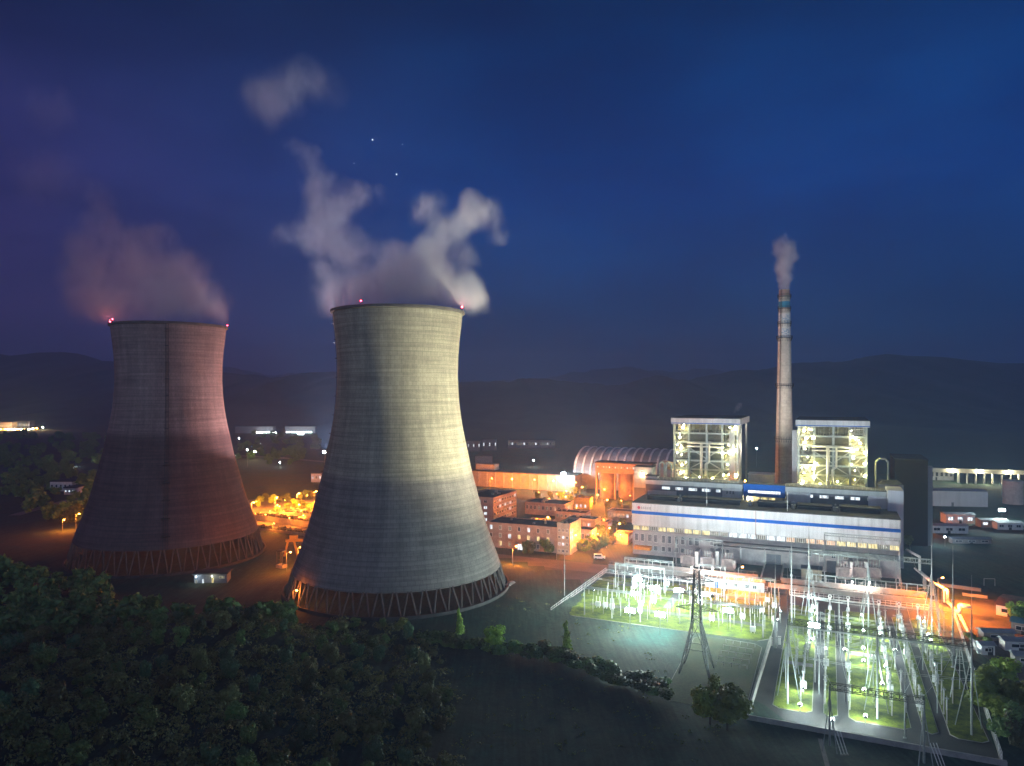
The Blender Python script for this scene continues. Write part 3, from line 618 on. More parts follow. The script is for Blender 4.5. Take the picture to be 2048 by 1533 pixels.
    if side > 0: bx('lift_shaft', pale_panel, t, Wd - 3.3, -1.0, 0, Wd - 1.0, -.5, 47.5); bx('side_panel', pale_panel, t, Wd + .45, 2, 0, Wd + .6, 5, 49.8)
    else: bx('lift_shaft', pale_panel, t, -2.6, .5, 0, -.5, 4.5, 48.2)
    for px, py, pw in lamps:
        x = sat(px, t0) - s0; z = zat(py, s0 + x, t0); y = -.9 if pw > 1.5 else r.uniform(-.7, .3)
        o = MB().tube((x, y, z + .3), (x, y + 1, z + .5), .06).build('lamp', steel, t); MB().ball((x, y, z), .26 + .1 * pw, 8).build('lamp_globe', warm_glow, o)
        lamp(o, (x, y - .5, z), 520 * pw, (1, .90, .34), .2)
        lamp(o, (x, y + 2.6, z), 420 * pw, (1, .86, .16), .3)
    for k in range(16):
        x = (r.uniform(.03, .22) if r.random() < .5 else r.uniform(.78, .97)) * Wd; z = r.choice(lv) + r.uniform(1.8, 3.3); y = r.uniform(-.2, 2.5)
        o = MB().tube((x, y, z + .15), (x, y + .6, z + .3), .05, n=5).build('lamp', steel, t); MB().ball((x, y, z), r.uniform(.13, .24), 6).build('lamp_globe', warm_glow, o)
    return t
boiler(8.65, 35.5, 'left boiler house in open steelwork with a white lift shaft on its right', 1, 3,
       [(1367, 855, 2), (1470, 857, 2), (1466, 872, 1), (1363, 896, 1.6), (1460, 905, 4), (1446, 907, 2), (1470, 900, 2.5), (1473, 951, 1.2), (1364, 930, .7), (1362, 945, 1), (1372, 957, .8), (1447, 950, .8), (1400, 955, .8), (1425, 957, .8), (1455, 930, .7), (1360, 875, 1), (1385, 960, .7)])
boiler(59.8, 84.9, 'right boiler house beside the chimney, yellow lit open steelwork', -1, 8,
       [(1608, 861, 2), (1612, 877, 1.2), (1627, 876, 1.2), (1610, 885, 1.2), (1705, 875, 2), (1720, 887, 1), (1705, 902, 1.6), (1730, 906, 1.4), (1707, 914, 1.3), (1632, 928, 2.2), (1613, 935, 1.6), (1627, 937, 1.6), (1628, 955, 1.6), (1702, 930, 1.4), (1729, 928, 1), (1608, 948, 1.2), (1604, 967, 1.2), (1725, 975, 1.3), (1730, 952, 1), (1606, 963, .8), (1700, 966, .8), (1655, 966, .7), (1675, 964, .7), (1640, 968, .7)])
# plant between and behind the boilers
t = thing('duct_house', 'pale duct house with a white lit roof between left boiler and chimney', 'building', W(38, 58))
bx('wall', pale_panel, t, 0, 0, 0, 11, 8, 27); bx('roof', white_paint, t, -.2, -.2, 27, 11.2, 8.2, 27.3)
t = thing('storage_tank', 'orange lit round tank behind the blue bridge', 'tank', W(44, 40)); MB().lathe([(5, 0), (5, 24), (4.6, 24.6), (.1, 26)], 28).build('shell', concrete_pale, t)
t = thing('lamp_post', 'orange lamp on a post beside the round tank', 'lamp', W(39, 36)); MB().tube((0, 0, 0), (0, 0, 26.5), .14).build('post', steel, t); o = MB().ball((0, 0, 26.6), .35).build('globe', sodium_glow, t); lamp(o, (0, -.6, 26.3), 2500, SOD)
t = thing('pipe_arch', 'grey inverted U pipe right of the right boiler house', 'pipe', W(88.5, 44)); MB().path([(0, 0, 0), (0, 0, 36), (1.2, 0, 37.3), (3.4, 0, 37.3), (4.4, 0, 36), (4.4, 0, 0)], .42, 8).build('pipe', steel, t, True)
t = thing('filter_house', 'low round roofed ash filter house right of the right boiler', 'building', W(89, 40)); bx('wall', grey_clad, t, 0, 0, 0, 9, 8, 27.5); MB().add([(0, 0, 27.5), (9, 0, 27.5), (9, 8, 27.5), (0, 8, 27.5), (2, 2, 29), (7, 2, 29), (7, 6, 29), (2, 6, 29)], [(0, 1, 5, 4), (1, 2, 6, 5), (2, 3, 7, 6), (3, 0, 4, 7), (4, 5, 6, 7)]).build('roof', roof_dark, t)
t = thing('coal_bunker', 'tall dark windowless coal bunker behind the right end of the plant', 'building', W(sat(1790, 62), 62))
bx('wall', clad('bunker_sheeting', (.022, .021, .022), 1.5), t, 0, 0, 0, 12, 26, 35.5); bx('roof', roof_dark, t, -.3, -.3, 35.5, 12.3, 26.3, 36); bx('stair_shaft', grey_clad, t, 12.05, 2, 0, 14, 6, 33)

# ---------------------------------------------------------------- forecourt: transformers, pipe rack, gantries, low walls
tank_paint = M('transformer_paint', (.46, .40, .38), .55, .15, .8)
def transformer(s, tt, label, n=1.0):
    t = thing('transformer', label, 'transformer', W(s, tt), group='main transformers along the hall')
    bx('tank', tank_paint, t, -2.4 * n, -1.4, .5, 2.4 * n, 1.4, 3.9)
    for sx in (-1, 1):
        m = MB()
        for k in range(9): m.box(sx * (2.45 * n) if sx > 0 else -2.45 * n - 1.0, -1.5 + k * .34, .7, 2.45 * n + 1.0 if sx > 0 else -2.45 * n, -1.36 + k * .34, 3.6)
        m.build('radiator', tank_paint, t)
    m = MB()
    for k in range(14): m.box(-2.3 * n + k * .34 * n, -1.75, .7, -2.18 * n + k * .34 * n, -1.41, 3.6)
    m.build('radiator', tank_paint, t)
    m = MB().tube((-2.2 * n, .9, 5.0), (2.2 * n, .9, 5.0), .55, n=12)
    for x in (-1.5, 1.5): m.bar((x, .9, 3.9), (x, .9, 4.6), .2)
    m.build('conservator', tank_paint, t)
    for k in (-1, 0, 1):
        m = MB().tube((k * 1.4 * n, -.4, 3.9), (k * 1.55 * n, -.7, 6.1), .14, .08)
        for j in range(7): f = j / 7; m.tube((k * (1.4 + .15 * f) * n, -.4 - .3 * f, 4.1 + 1.8 * f), (k * (1.4 + .15 * f + .005) * n, -.41 - .3 * f, 4.2 + 1.8 * f), .26, .2)
        m.build('bushing', porcelain, t)
    bx('base', concrete, t, -3.3 * n, -2.3, 0, 3.3 * n, 2, .5)
    return t
PINK = (1, .78, .70)
def wall_lamp(s, tt, z, label, power, col, gl=warm_glow, mat=steel):
    t = thing('lamp_post', label, 'lamp', W(s, tt)); MB().tube((0, 0, 0), (0, 0, z), .08).build('post', mat, t)
    MB().box(-.3, -.3, z, .3, .15, z + .18).build('head', mat, t); o = MB().ball((0, -.1, z - .12), .2, 8, .6).build('globe', gl, t); lamp(o, (0, -.25, z - .45), power, col); return t
for k, (px, py) in enumerate(((1374, 1133), (1414, 1137), (1456, 1141))):
    s, tt = loc(px, py); transformer(s, tt + 2, ('pink lit transformer left of three under the small hall gantry', 'middle transformer of three under the small hall gantry', 'right transformer of three next to the orange post lamp')[k], .62)
for k, px in enumerate((1394, 1435)):
    s, tt = loc(px, 1133); w = thing('fire_wall', ('white blast wall between left and middle transformers', 'white blast wall between middle and right transformers')[k], 'wall', W(s, tt + 1)); bx('panel', white_paint, w, -.6, -2, 0, .6, 3.5, 5.6); bx('coping', concrete_pale, w, -.7, -2.1, 5.6, .7, 3.6, 5.8)
s, tt = loc(1555, 1130); transformer(s, tt, 'single orange lit auxiliary transformer beside the ramp', .6)
for k, px in enumerate((1688, 1718, 1748)):
    s, tt = loc(px, 1162); transformer(s, tt + 4, ('left one of the white lit transformers behind the rear switchyard gantry', 'middle white lit transformer behind the rear switchyard gantry', 'right white lit transformer nearest the leaning gantry brace')[k], .62)
    if k < 2:
        s, tt = loc(px + 15, 1160); w = thing('fire_wall', ('white blast wall by the leftmost switchyard transformer', 'white blast wall by the rightmost switchyard transformer')[k], 'wall', W(s, tt + 4)); bx('panel', white_paint, w, -.5, -2, 0, .5, 3.5, 5.6); bx('coping', concrete_pale, w, -.6, -2.1, 5.6, .6, 3.6, 5.8)
for px, py, lb in ((1384, 1136, 'low pinkish lamp beside the first blast wall'), (1426, 1138, 'low pinkish lamp beside the second blast wall'), (1704, 1164, 'low pinkish lamp left in the right transformer row'), (1738, 1166, 'low pinkish lamp right in the right transformer row')):
    s, tt = loc(px, py, 3); wall_lamp(s, tt - .6, 3.4, lb, 2800, PINK)
t = thing('pipe_rack', 'long rack of dark pipes along the front of the white hall', 'pipe rack', W(32, -4.5))
for k, (z, y) in enumerate(((8.6, 0), (7.9, .8), (7.9, -.8), (7.1, 0))): MB().tube((0 if k else -3, y, z), (61, y, z), (.25, .18, .18, .3)[k], n=8).build('pipe', (steel_dark, steel, steel, steel_dark)[k], t, True)
for k in range(8): MB().box(1 + k * 8.4, -.15, 0, 1.3 + k * 8.4, .15, 7.0).box(1 + k * 8.4, -1.2, 7.0, 1.3 + k * 8.4, 1.2, 7.3).build('post', steel, t)
def hall_gantry(p0, p1, zt, label):
    (s0, a), (s1, b) = p0, p1; t = thing('steel_gantry', label, 'gantry', W(s0, a)); d = Vector((s1 - s0, b - a, 0))
    for q in (Vector((0, 0, 0)), d):
        MB().tube(q, q + Vector((0, 0, zt)), .18, n=6).build('post', steel, t); MB().tube(q + Vector((0, -6, 0)), q + Vector((0, -.2, zt - .6)), .13, n=6).build('brace', steel, t)
    MB().truss(Vector((0, 0, zt)), d + Vector((0, 0, zt)), .8, .9, 16, .07).build('beam', steel, t)
    for f in (.2, .5, .8): q = d * f; MB().tube(q + Vector((0, 0, zt - .5)), q + Vector((.6, -2, zt - 2.6)), .12, .1).build('insulator', porcelain, t)
hall_gantry((loc(1351, 1128)[0], -9), (loc(1440, 1145)[0], -9), 9.6, 'small steel gantry over the three pink lit transformers')
hall_gantry((sat(1649, -10), -10), (sat(1799, -10), -10), 15.3, 'tall steel gantry before the right half of the white hall')
t = thing('entrance_ramp', 'dark ramp rising to the grey door of the hall', 'ramp', W(50, -18)); MB().add([(0, 0, 0), (6, 0, 0), (6, 17.4, 1), (0, 17.4, 1), (0, 17.4, 0), (6, 17.4, 0)], [(0, 1, 2, 3), (3, 2, 5, 4), (0, 3, 4), (1, 5, 2)]).build('deck', M('ramp_asphalt', (.08, .075, .075), .9), t)
for x in (-.4, 6): MB().add([(x, 0, 0), (x + .4, 0, 0), (x + .4, 17, 0), (x, 17, 0), (x, 0, .8), (x + .4, 0, .8), (x + .4, 17, 2), (x, 17, 2)], [(0, 1, 5, 4), (1, 2, 6, 5), (2, 3, 7, 6), (3, 0, 4, 7), (4, 5, 6, 7)]).build('parapet', concrete_pale, t)
t = thing('lube_tank_hut', 'small olive flat roofed hut right of the auxiliary transformer', 'hut', W(62.5, -14)); bx('wall', M('olive_sheet', (.22, .2, .14), .8), t, 0, 0, 0, 6.5, 5, 3.6); bx('roof', roof_dark, t, -.2, -.2, 3.6, 6.7, 5.2, 3.85)
for s0, s1, tt, h, lb in ((3, 49, -21.5, 1.6, 'low orange lit wall left of the ramp, nearer the hall'), (56.5, 99, -21.8, 1.6, 'low orange lit wall right of the ramp, nearer the hall'), (-2, 33, -27, 1.4, 'low orange lit wall along the left switchyard road'), (53, 98, -29.2, 1.3, 'orange lit trench wall with railing before the right switchyard')):
    w = thing('low_wall', lb, 'wall', W(s0, tt)); bx('panel', plaster, w, 0, 0, 0, s1 - s0, .5, h); bx('coping', concrete_pale, w, -.1, -.1, h, s1 - s0 + .1, .6, h + .12)
    m = MB()
    for k in range(int((s1 - s0) / 2)): m.bar((k * 2 + .5, .25, h + .12), (k * 2 + .5, .25, h + 1.1), .06)
    m.bar((0, .25, h + 1.1), (s1 - s0, .25, h + 1.1), .06); m.build('railing', steel, w)
# ---------------------------------------------------------------- switchyards
def sheet_mat(name, a, b_, sc=.5, fine=5, rough=.95):
    m = bpy.data.materials.new(name); m.use_nodes = True; nt = m.node_tree; b = nt.nodes['Principled BSDF']; b.inputs['Roughness'].default_value = rough
    g = node(nt, 'NewGeometry').outputs['Position']
    n1 = node(nt, 'TexNoise', {0: g, 'Scale': sc, 'Detail': 6, 'Roughness': .65}).outputs[0]; n2 = node(nt, 'TexNoise', {0: g, 'Scale': fine, 'Detail': 3, 'Roughness': .7}).outputs[0]
    c = mixc(nt, .7, ramp(nt, n1, [(.35, a), (.65, b_)]), ramp(nt, n2, [(.3, .45), (.7, 1.45)]), 'MULTIPLY'); nt.links.new(c, b.inputs['Base Color'])
    bp = node(nt, 'Bump', {'Strength': .5, 'Distance': .1, 'Height': n2}); nt.links.new(bp.outputs[0], b.inputs['Normal']); return m
grass_m = sheet_mat('yard_grass', (.03, .055, .008), (.18, .23, .012), .28, 3)
scrub_m = sheet_mat('rough_grass', (.04, .065, .022), (.075, .08, .035), .2, 2)
asphalt = sheet_mat('asphalt', (.035, .036, .04), (.058, .057, .056), .15, 6, .8)
paving = sheet_mat('yard_paving', (.16, .155, .15), (.22, .21, .20), .2, 5, .85)
gravel = sheet_mat('yard_gravel', (.09, .092, .09), (.14, .14, .13), .3, 7)
def sheet(name, mat, pts, z0, z1, kind='structure'):
    """pts in the plant frame"""
    w = [W(s, t) for s, t in pts]; o = MB().poly([(p.x, p.y) for p in w], z0, z1).build(name, mat); o['kind'] = kind; return o
R4 = lambda s0, t0, s1, t1: [(s0, t0), (s1, t0), (s1, t1), (s0, t1)]
sheet('road', asphalt, R4(56.6, -129.2, 98.6, -37), -.2, .02)
sheet('road', sheet_mat('plaza_concrete', (.10, .095, .09), (.15, .14, .13), .15, 5), R4(-70, -35, 120, -22.6), -.2, .024); sheet('road', asphalt, R4(57.8, -37, 62.5, -35), -.2, .016); sheet('road', asphalt, R4(56.9, -160, 61.2, -129.2), -.2, .012)
def bed(name, mat, s0, t0, s1, t1, ch=1.2):
    sheet(name, mat, [(s0 + ch, t0), (s1 - ch, t0), (s1, t0 + ch), (s1, t1 - ch), (s1 - ch, t1), (s0 + ch, t1), (s0, t1 - ch), (s0, t0 + ch)], -.1, .13)
    e = .14
    sheet('kerb', concrete_pale, [(s0 + ch - e, t0 - e), (s1 - ch + e, t0 - e), (s1 + e, t0 + ch - e), (s1 + e, t1 - ch + e), (s1 - ch + e, t1 + e), (s0 + ch - e, t1 + e), (s0 - e, t1 - ch + e), (s0 - e, t0 + ch - e)], -.12, .10)
for s0, s1 in ((60.6, 67.9), (70.2, 72.6), (74.8, 85.4), (87.6, 90.0), (92.0, 98.0)): bed('lawn', grass_m, s0, -122.5, s1, -47)
for s0, t0, s1, t1 in ((75.5, -84.6, 85, -82.0), (61, -97, 67.7, -94.8)): sheet('path', paving, R4(s0, t0, s1, t1), -.1, .15)
bed('lawn', grass_m, -.6, -83.5, 57.2, -37.5, 3); bed('lawn', scrub_m, 39, -128.5, 55.6, -86, 2)
for s0, t0, s1, t1 in ((5, -71.6, 55, -69.2), (26, -66, 28.4, -39), (4, -47.3, 52, -45.3)): sheet('path', gravel, R4(s0, t0, s1, t1), -.1, .15)

def fence(label, p0, p1, h=2.0, kind='wall', mat=None, post=4.0):
    a = W(*p0); b_ = W(*p1); d = b_ - a; L = d.length; rz = atan2(d.y, d.x); w = thing('yard_fence' if kind != 'wall' else 'boundary_wall', label, 'fence' if kind != 'wall' else 'wall', a, rz)
    n = max(2, int(L / post))
    if kind == 'wall':
        bx('panel', mat or plaster, w, 0, -.12, 0, L, .12, h); bx('coping', concrete_pale, w, -.1, -.2, h, L + .1, .2, h + .12)
        m = MB()
        for k in range(n + 1): m.box(L * k / n - .16, -.22, 0, L * k / n + .16, -.13, h - .02)
        m.build('pilaster', concrete_pale, w)
    else:
        m = MB()
        for k in range(n * 3 + 1): m.bar((L * k / n / 3, 0, 0), (L * k / n / 3, 0, h), .05 if k % 3 else .1)
        m.build('palings', white_paint, w); m = MB()
        for z in (.3, h * .55, h - .1): m.bar((0, 0, z), (L, 0, z), .08)
        m.build('rail', white_paint, w); bx('plinth', concrete_pale, w, 0, -.15, 0, L, .15, .3)
    return w
fence('pale wall with lit edge along the left road of the right switchyard', (57.6, -84.5), (56.5, -129.5), 2.0)
fence('long pale boundary wall closing the near end of the right switchyard', (56.4, -130.5), (99, -130.5), .9, 'wall', concrete_pale)
fence('white fence down the outer right side of the right switchyard', (104.6, -31), (98.6, -129.5), 2.0, 'f')
fence('pale blue lit fence between the orange road and the right switchyard', (59.8, -36.2), (98, -36.6), 1.8, 'f')
fence('white fence slanting along the left side of the left switchyard', (-2.6, -84), (-1.2, -33), 1.8, 'f')
fence('low pale fence behind the white control house', (-1, -33.5), (53, -34.2), 1.5, 'f')
for k, (px, py) in enumerate(((1542, 1291), (1559, 1289))):
    s, t_ = loc(px, py); g = thing('gate_post', ('white gate post at the end of the pale wall', 'white gate post on the road side opposite the wall end')[k], 'gate post', W(s, t_)); bx('pillar', white_paint, g, -.3, -.3, 0, .3, .3, 1.8); bx('cap', concrete_pale, g, -.4, -.4, 1.8, .4, .4, 1.95)

# --- equipment
def ins(m, x, y, z0, z1, r, n=8, ribs=7):
    m.tube((x, y, z0), (x, y, z1), r * .55, n=n)
    for k in range(ribs): z = z0 + (z1 - z0) * (k + .3) / ribs; m.tube((x, y, z), (x, y, z + (z1 - z0) / ribs * .35), r, r * .6, n=n)
    return m
def eq_vt():
    t = thing('voltage_transformer', '', 'switchgear', group='switchgear columns on the lawns of the right switchyard')
    MB().tube((0, 0, 0), (0, 0, 2.4), .15).box(-.45, -.45, 2.4, .45, .45, 2.7).build('pedestal', concrete_pale, t)
    ins(MB().box(-.4, -.4, 2.7, .4, .4, 3.4), 0, 0, 3.4, 5.3, .27).build('insulator', porcelain, t)
    MB().tube((0, 0, 5.3), (0, 0, 5.7), .3).ring((0, 0, 6.15), .42, .1, axis='x').build('ring_head', white_paint, t); return t
def eq_cb():
    t = thing('circuit_breaker', '', 'switchgear', group='switchgear columns on the lawns of the right switchyard')
    MB().box(-.15, -.15, 0, .15, .15, 1.6).box(-.6, -.5, .9, .6, .5, 2.3).build('cabinet', white_paint, t)
    m = MB(); ins(m, 0, 0, 2.3, 4.3, .24); m.build('insulator', porcelain, t)
    MB().tube((0, -1.2, 4.7), (0, 1.2, 4.7), .22, n=10).box(-.3, -.3, 4.3, .3, .3, 4.5).build('interrupter', porcelain, t); return t
def eq_ds():
    t = thing('disconnector', '', 'switchgear', group='switchgear columns on the lawns of the right switchyard')
    for y in (-1.1, 1.1):
        MB().tube((0, y, 0), (0, y, 2.5), .12).build('pedestal', concrete_pale, t); m = MB().box(-.25, y - .25, 2.5, .25, y + .25, 2.65); ins(m, 0, y, 2.65, 4.4, .2); m.build('insulator', porcelain, t)
    MB().bar((0, -1.5, 2.45), (0, 1.5, 2.45), .2).bar((0, -1.1, 4.45), (0, 1.1, 4.45), .12).bar((-.5, -1.1, 4.5), (.5, -1.1, 4.5), .1).build('switch_arm', steel, t); return t
def eq_ar():
    t = thing('surge_arrester', '', 'switchgear', group='switchgear columns on the lawns of the right switchyard')
    MB().tube((0, 0, 0), (0, 0, 2.8), .13).build('pedestal', concrete_pale, t); m = MB(); ins(m, 0, 0, 2.8, 5.0, .19, 8, 9); m.build('insulator', porcelain, t); MB().ring((0, 0, 5.0), .35, .06).tube((0, 0, 5.0), (0, 0, 5.5), .05).build('ring_head', steel, t); return t
LB = dict(v='pale voltage transformer column topped by an upright ring', c='white cabinet breaker column with a crosswise insulator on top', d='twin post disconnector with an arm bridging two insulators', a='slender arrester post with a flat ring near its tip')
first = {}
def place(kind, s, t_, rz=A):
    if kind not in first:
        first[kind] = dict(v=eq_vt, c=eq_cb, d=eq_ds, a=eq_ar)[kind](); o = first[kind]; o['label'] = LB[kind] + ' in the right switchyard'; o.location = W(s, t_, .1); o.rotation_euler = (0, 0, rz)
    else: o = dup(first[kind], W(s, t_, .1), rz)
    return o
r = random.Random(31)
for ci, (s, seq) in enumerate(((67.0, 'vacdadcdaadca'), (71.4, 'vadcaddacdada'), (76.0, 'vdcaddaacddda'), (83.8, 'vacadcadadcaa'), (88.8, 'vcadacdaddaca'), (93.2, 'vadcdadacdaaa'))):
    for k, c in enumerate(seq):
        t_ = -56 - k * 5.1 + r.uniform(-.5, .5)
        place(c, s - .28 * k * .35 + r.uniform(-.15, .15), t_)
        if ci in (0, 3, 5) and k % 3 == 1: place('a', s + 1.3, t_ + 1.5)
for s in (62.4, 64.2, 66.0):
    for t_ in (-92, -98, -104): place('a' if s != 64.2 else 'd', s, t_)

def mast(s, t_, h, label, r0=.22):
    t = thing('lightning_mast', label, 'mast', W(s, t_)); MB().tube((0, 0, 0), (0, 0, h * .55), r0, r0 * .8).build('pole', steel, t)
    MB().tube((0, 0, h * .55), (0, 0, h * .85), r0 * .6, r0 * .4, n=6).tube((0, 0, h * .85), (0, 0, h), r0 * .25, .03, n=5).build('spike', steel, t)
    MB().tube((0, 0, h * .54), (0, 0, h * .56), r0 * 1.5).tube((0, 0, -.1), (0, 0, .25), r0 * 2).build('flange', steel, t); return t
def gantry(t_, cols, z, label, mat, masts={}, leg=(2.2, 10), bw=1.1, name='switchyard_gantry'):
    s0 = cols[0]; g = thing(name, label, 'gantry', W(s0, t_))
    for c in cols:
        x = c - s0; MB().tube((x, 0, -.1), (x, 0, z), .2, .15, n=10).build('post', steel, g)
        if leg:
            for q in (-1, 1): MB().tube((x + q * leg[0], leg[1] * .35, -.1), (x, .1, z * .86), .09, n=8).build('brace', steel, g)
        if c in masts: MB().tube((x, 0, z), (x, 0, z + masts[c] * .5), .16, .1, n=8).tube((x, 0, z + masts[c] * .5), (x, 0, z + masts[c]), .06, .02, n=5).build('spike', steel, g)
    for a, b_ in zip(cols, cols[1:]):
        MB().truss((a - s0, 0, z), (b_ - s0, 0, z), bw, 1.1, 12, .06).build('beam', mat, g)
        for f in (.18, .5, .82):
            x = a - s0 + (b_ - a) * f; m = MB(); ins(m, x, 0, z - 2.6, z - .6, .17, 6, 8); m.build('insulator_string', porcelain, g)
    return g
gantry(-60, [66, 81, 96], 19.4, 'rear pale lattice gantry of the right switchyard, beams before the white hall', steel, {66: 9, 81: 3, 96: 11.5})
gantry(-120, [63.3, 79.8, 95.6], 17.2, 'middle dark lattice gantry of the right switchyard seen against the lawns', steel_dark, {63.3: 13, 79.8: 4.7, 95.6: 13})
gantry(-135, [71.2, 86.2], 10.9, 'nearest dark low gantry in front of the boundary wall', steel_dark, {}, (1.2, -8), .9)
def bus_frame(t_, cols, z, label):
    s0 = cols[0]; g = thing('bus_gantry', label, 'gantry', W(s0, t_))
    for c in cols:
        x = c - s0
        for q in (-1, 1): MB().tube((x + q * 1.7, 0, -.1), (x + q * .12, 0, z), .12, .09, n=8).build('leg', steel, g)
        m = MB()
        for k in range(1, 8): f = k / 8; m.bar((x - 1.6 * (1 - f) - .1, 0, z * f), (x + 1.6 * (1 - f) + .1, 0, z * f), .09) if k > 3 else None
        m.build('cross_bar', steel, g)
    a, b_ = cols[0] - s0, cols[-1] - s0
    for y in (-.35, .35): MB().tube((a, y, z - 1.2), (b_, y, z - 1.2), .09, n=8).build('bus_beam', steel, g)
    for k in range(12): x = a + (b_ - a) * (k + .5) / 12; m = MB().bar((x, -.4, z - 1.2), (x, .4, z - 1.2), .1); ins(m, x, 0, z - 3.2, z - 1.4, .15, 6, 6); m.build('insulator_string', porcelain, g)
    return g
bus_frame(-57, [66.6, 81.4, 96.8], 13.5, 'pale A-frame bus gantry just behind the first ring topped columns')
bus_frame(-102.5, [63.2, 80.2, 96.2], 12, 'pale A-frame bus gantry halfway down the right switchyard')
def cable(p, q, sag, label, group):
    pts = [p.lerp(q, k / 14) - Vector((0, 0, sag * 4 * (k / 14) * (1 - k / 14))) for k in range(15)]; return tag(MB().path(pts, .045, 4).build('power_cable', steel), label, 'cable', group)
for k, s in enumerate((68.7, 73.5, 78.3, 83.7, 88.5, 93.3)):
    cable(W(s, -60, 16.8), W(s - .8, -120, 14.8), 3.2, 'slack power cable strung from rear to middle gantry over the lawns', 'cables between the rear and middle gantries')
    cable(W(s - .8, -120, 14.8), W(72 + k * 2.6, -135, 10.4), 1.0, 'short cable from middle gantry down to the nearest gantry', 'cables between the middle and nearest gantries')
    cable(W(s, -60, 16.8), W(s + 2, -10, 15), 2.5, 'cable from the rear gantry to the gantry at the hall wall', 'cables from the rear gantry to the hall')
for k, (s, t_) in enumerate(((67.4, -57.2), (82.2, -57.2), (80.6, -57.2), (96, -57.2), (64, -102.6), (81, -102.6), (79.4, -102.6), (95.4, -102.6))):
    sg = -1 if k in (2, 3, 6, 7) else 1
    for j in range(4):
        cable(W(s, t_, 12.8 - j * .5 - (1.5 if k > 3 else 0)), W(s + sg * (3.5 + j * .5), t_ + .2, 9.7 - j * .25 - (1 if k > 3 else 0)), -.0 + .5, 'short drooping jumper cable fanning out beside an A-frame head', 'jumper cables at the A-frames')
mast(97.6, -83.5, 28.5, 'tall lightning mast on the right edge of the lawns, beside the white fence'); mast(61.9, -71, 27, 'lightning mast at the left road, behind the middle gantry post'); mast(58.8, -87, 24, 'dark slender lightning mast near the white gate posts', .16)
s, t_ = loc(1129, 1196); mast(s, t_, 18.6, 'lone slender pole on the open ground left of the left switchyard', .12)
s, t_ = loc(1113, 1120); mast(s, t_, 6, 'short thin pole on the open ground behind the lone slender pole', .1)
mast(84, -126.5, 13, 'short dark mast near the wall at the near end of the lawns', .16)

for k, t_ in enumerate((-66, -74, -81, -90, -97, -109, -115)):
    for j in range(2): cable(W(62.5, t_ + j * .9, 8.6 + (k % 2) * 1.6), W(97, t_ + j * .9, 8.6 + (k % 2) * 1.6), .7, 'thin wire strung crosswise over the right switchyard lawns', 'crosswise wires of the right switchyard')
for s_, t_ in ((62.5, -66), (97, -66), (62.5, -81), (97, -74), (73.6, -90), (86.6, -97), (73.6, -70), (86.6, -76), (79.5, -112), (91, -112), (69.2, -112), (69.2, -86), (91, -88), (97, -97), (62.5, -112), (97, -112), (79.5, -66), (79.5, -90)):
    p_ = thing('line_post', 'thin steel line post carrying crosswise wires in the right switchyard', 'post', W(s_, t_), A, 'line posts of the right switchyard'); MB().tube((0, 0, 0), (0, 0, 10.2), .11, .07, n=6).build('pole', steel, p_); MB().bar((-.9, 0, 8.6), (.9, 0, 8.6), .1).bar((-.6, 0, 10.1), (.6, 0, 10.1), .09).build('cross_arm', steel, p_)
# --- left switchyard
def small_gantry(p0, n, s1, z, label, t1=None):
    s0, t0 = p0; g = thing('switchyard_gantry', label, 'gantry', W(s0, t0)); d = Vector((s1 - s0, (t1 or t0) - t0, 0))
    for k in range(n + 1):
        q = d * k / n; MB().tube(q, q + Vector((0, 0, z)), .2, .17, n=8).build('post', concrete_pale, g)
    MB().truss(Vector((0, 0, z - .2)), d + Vector((0, 0, z - .2)), .5, .5, 6 * n, .05).build('beam', steel, g)
    for k in range(3 * n):
        q = d * (k + .5) / (3 * n); m = MB(); ins(m, q.x, q.y, z - 1.9, z - .5, .13, 6, 5); m.build('insulator_string', porcelain, g)
small_gantry((7.7, -40.6), 2, 24, 8, 'rear left portal gantry of the left switchyard'); small_gantry((7.2, -50.4), 2, 23.2, 8, 'second left portal gantry of the left switchyard, nearer')
small_gantry((32.3, -39.8), 1, 40.6, 8, 'single bay portal gantry behind the lattice pylon top'); small_gantry((34.3, -50.3), 3, 56.3, 8, 'three bay portal gantry before the white control house')
small_gantry((6.7, -81.4), 2, 23, 8.2, 'front left portal gantry at the grass edge of the left switchyard'); small_gantry((39.5, -80.5), 1, 55.4, 8, 'front right portal gantry near the road bend')
def post_ins():
    t = thing('post_insulator', 'thin pale insulator post standing in the lit grass of the left switchyard', 'switchgear', group='insulator posts of the left switchyard')
    MB().tube((0, 0, 0), (0, 0, 2.5), .09, n=6).build('pedestal', concrete_pale, t); m = MB(); ins(m, 0, 0, 2.5, 3.9, .14, 6, 6); m.build('insulator', porcelain, t); return t
def small_cb():
    t = thing('small_breaker', 'small white breaker cabinet under paired insulators in the left switchyard', 'switchgear', group='breakers of the left switchyard')
    MB().box(-.7, -.4, .5, .7, .4, 1.8).box(-.5, -.1, 0, -.3, .1, .5).box(.3, -.1, 0, .5, .1, .5).build('cabinet', white_paint, t)
    for x in (-.5, .5): m = MB(); ins(m, x, 0, 1.8, 3.4, .2, 6, 6); m.build('insulator', porcelain, t)
    return t
pi0, cb0 = post_ins(), small_cb(); used = [0, 0]
for t_ in (-42.5, -48.6, -53.6, -59, -63.6, -67.6, -73.6, -78.4):
    s = 5.0
    while s < 56:
        s += r.uniform(2.0, 3.6)
        if s > 30 and t_ > -41 or 24.5 < s < 29: continue
        k = 1 if r.random() < .16 else 0; src = (pi0, cb0)[k]; p = W(s, t_ + r.uniform(-.5, .5), .13)
        if used[k]: dup(src, p)
        else: src.location = p; used[k] = 1
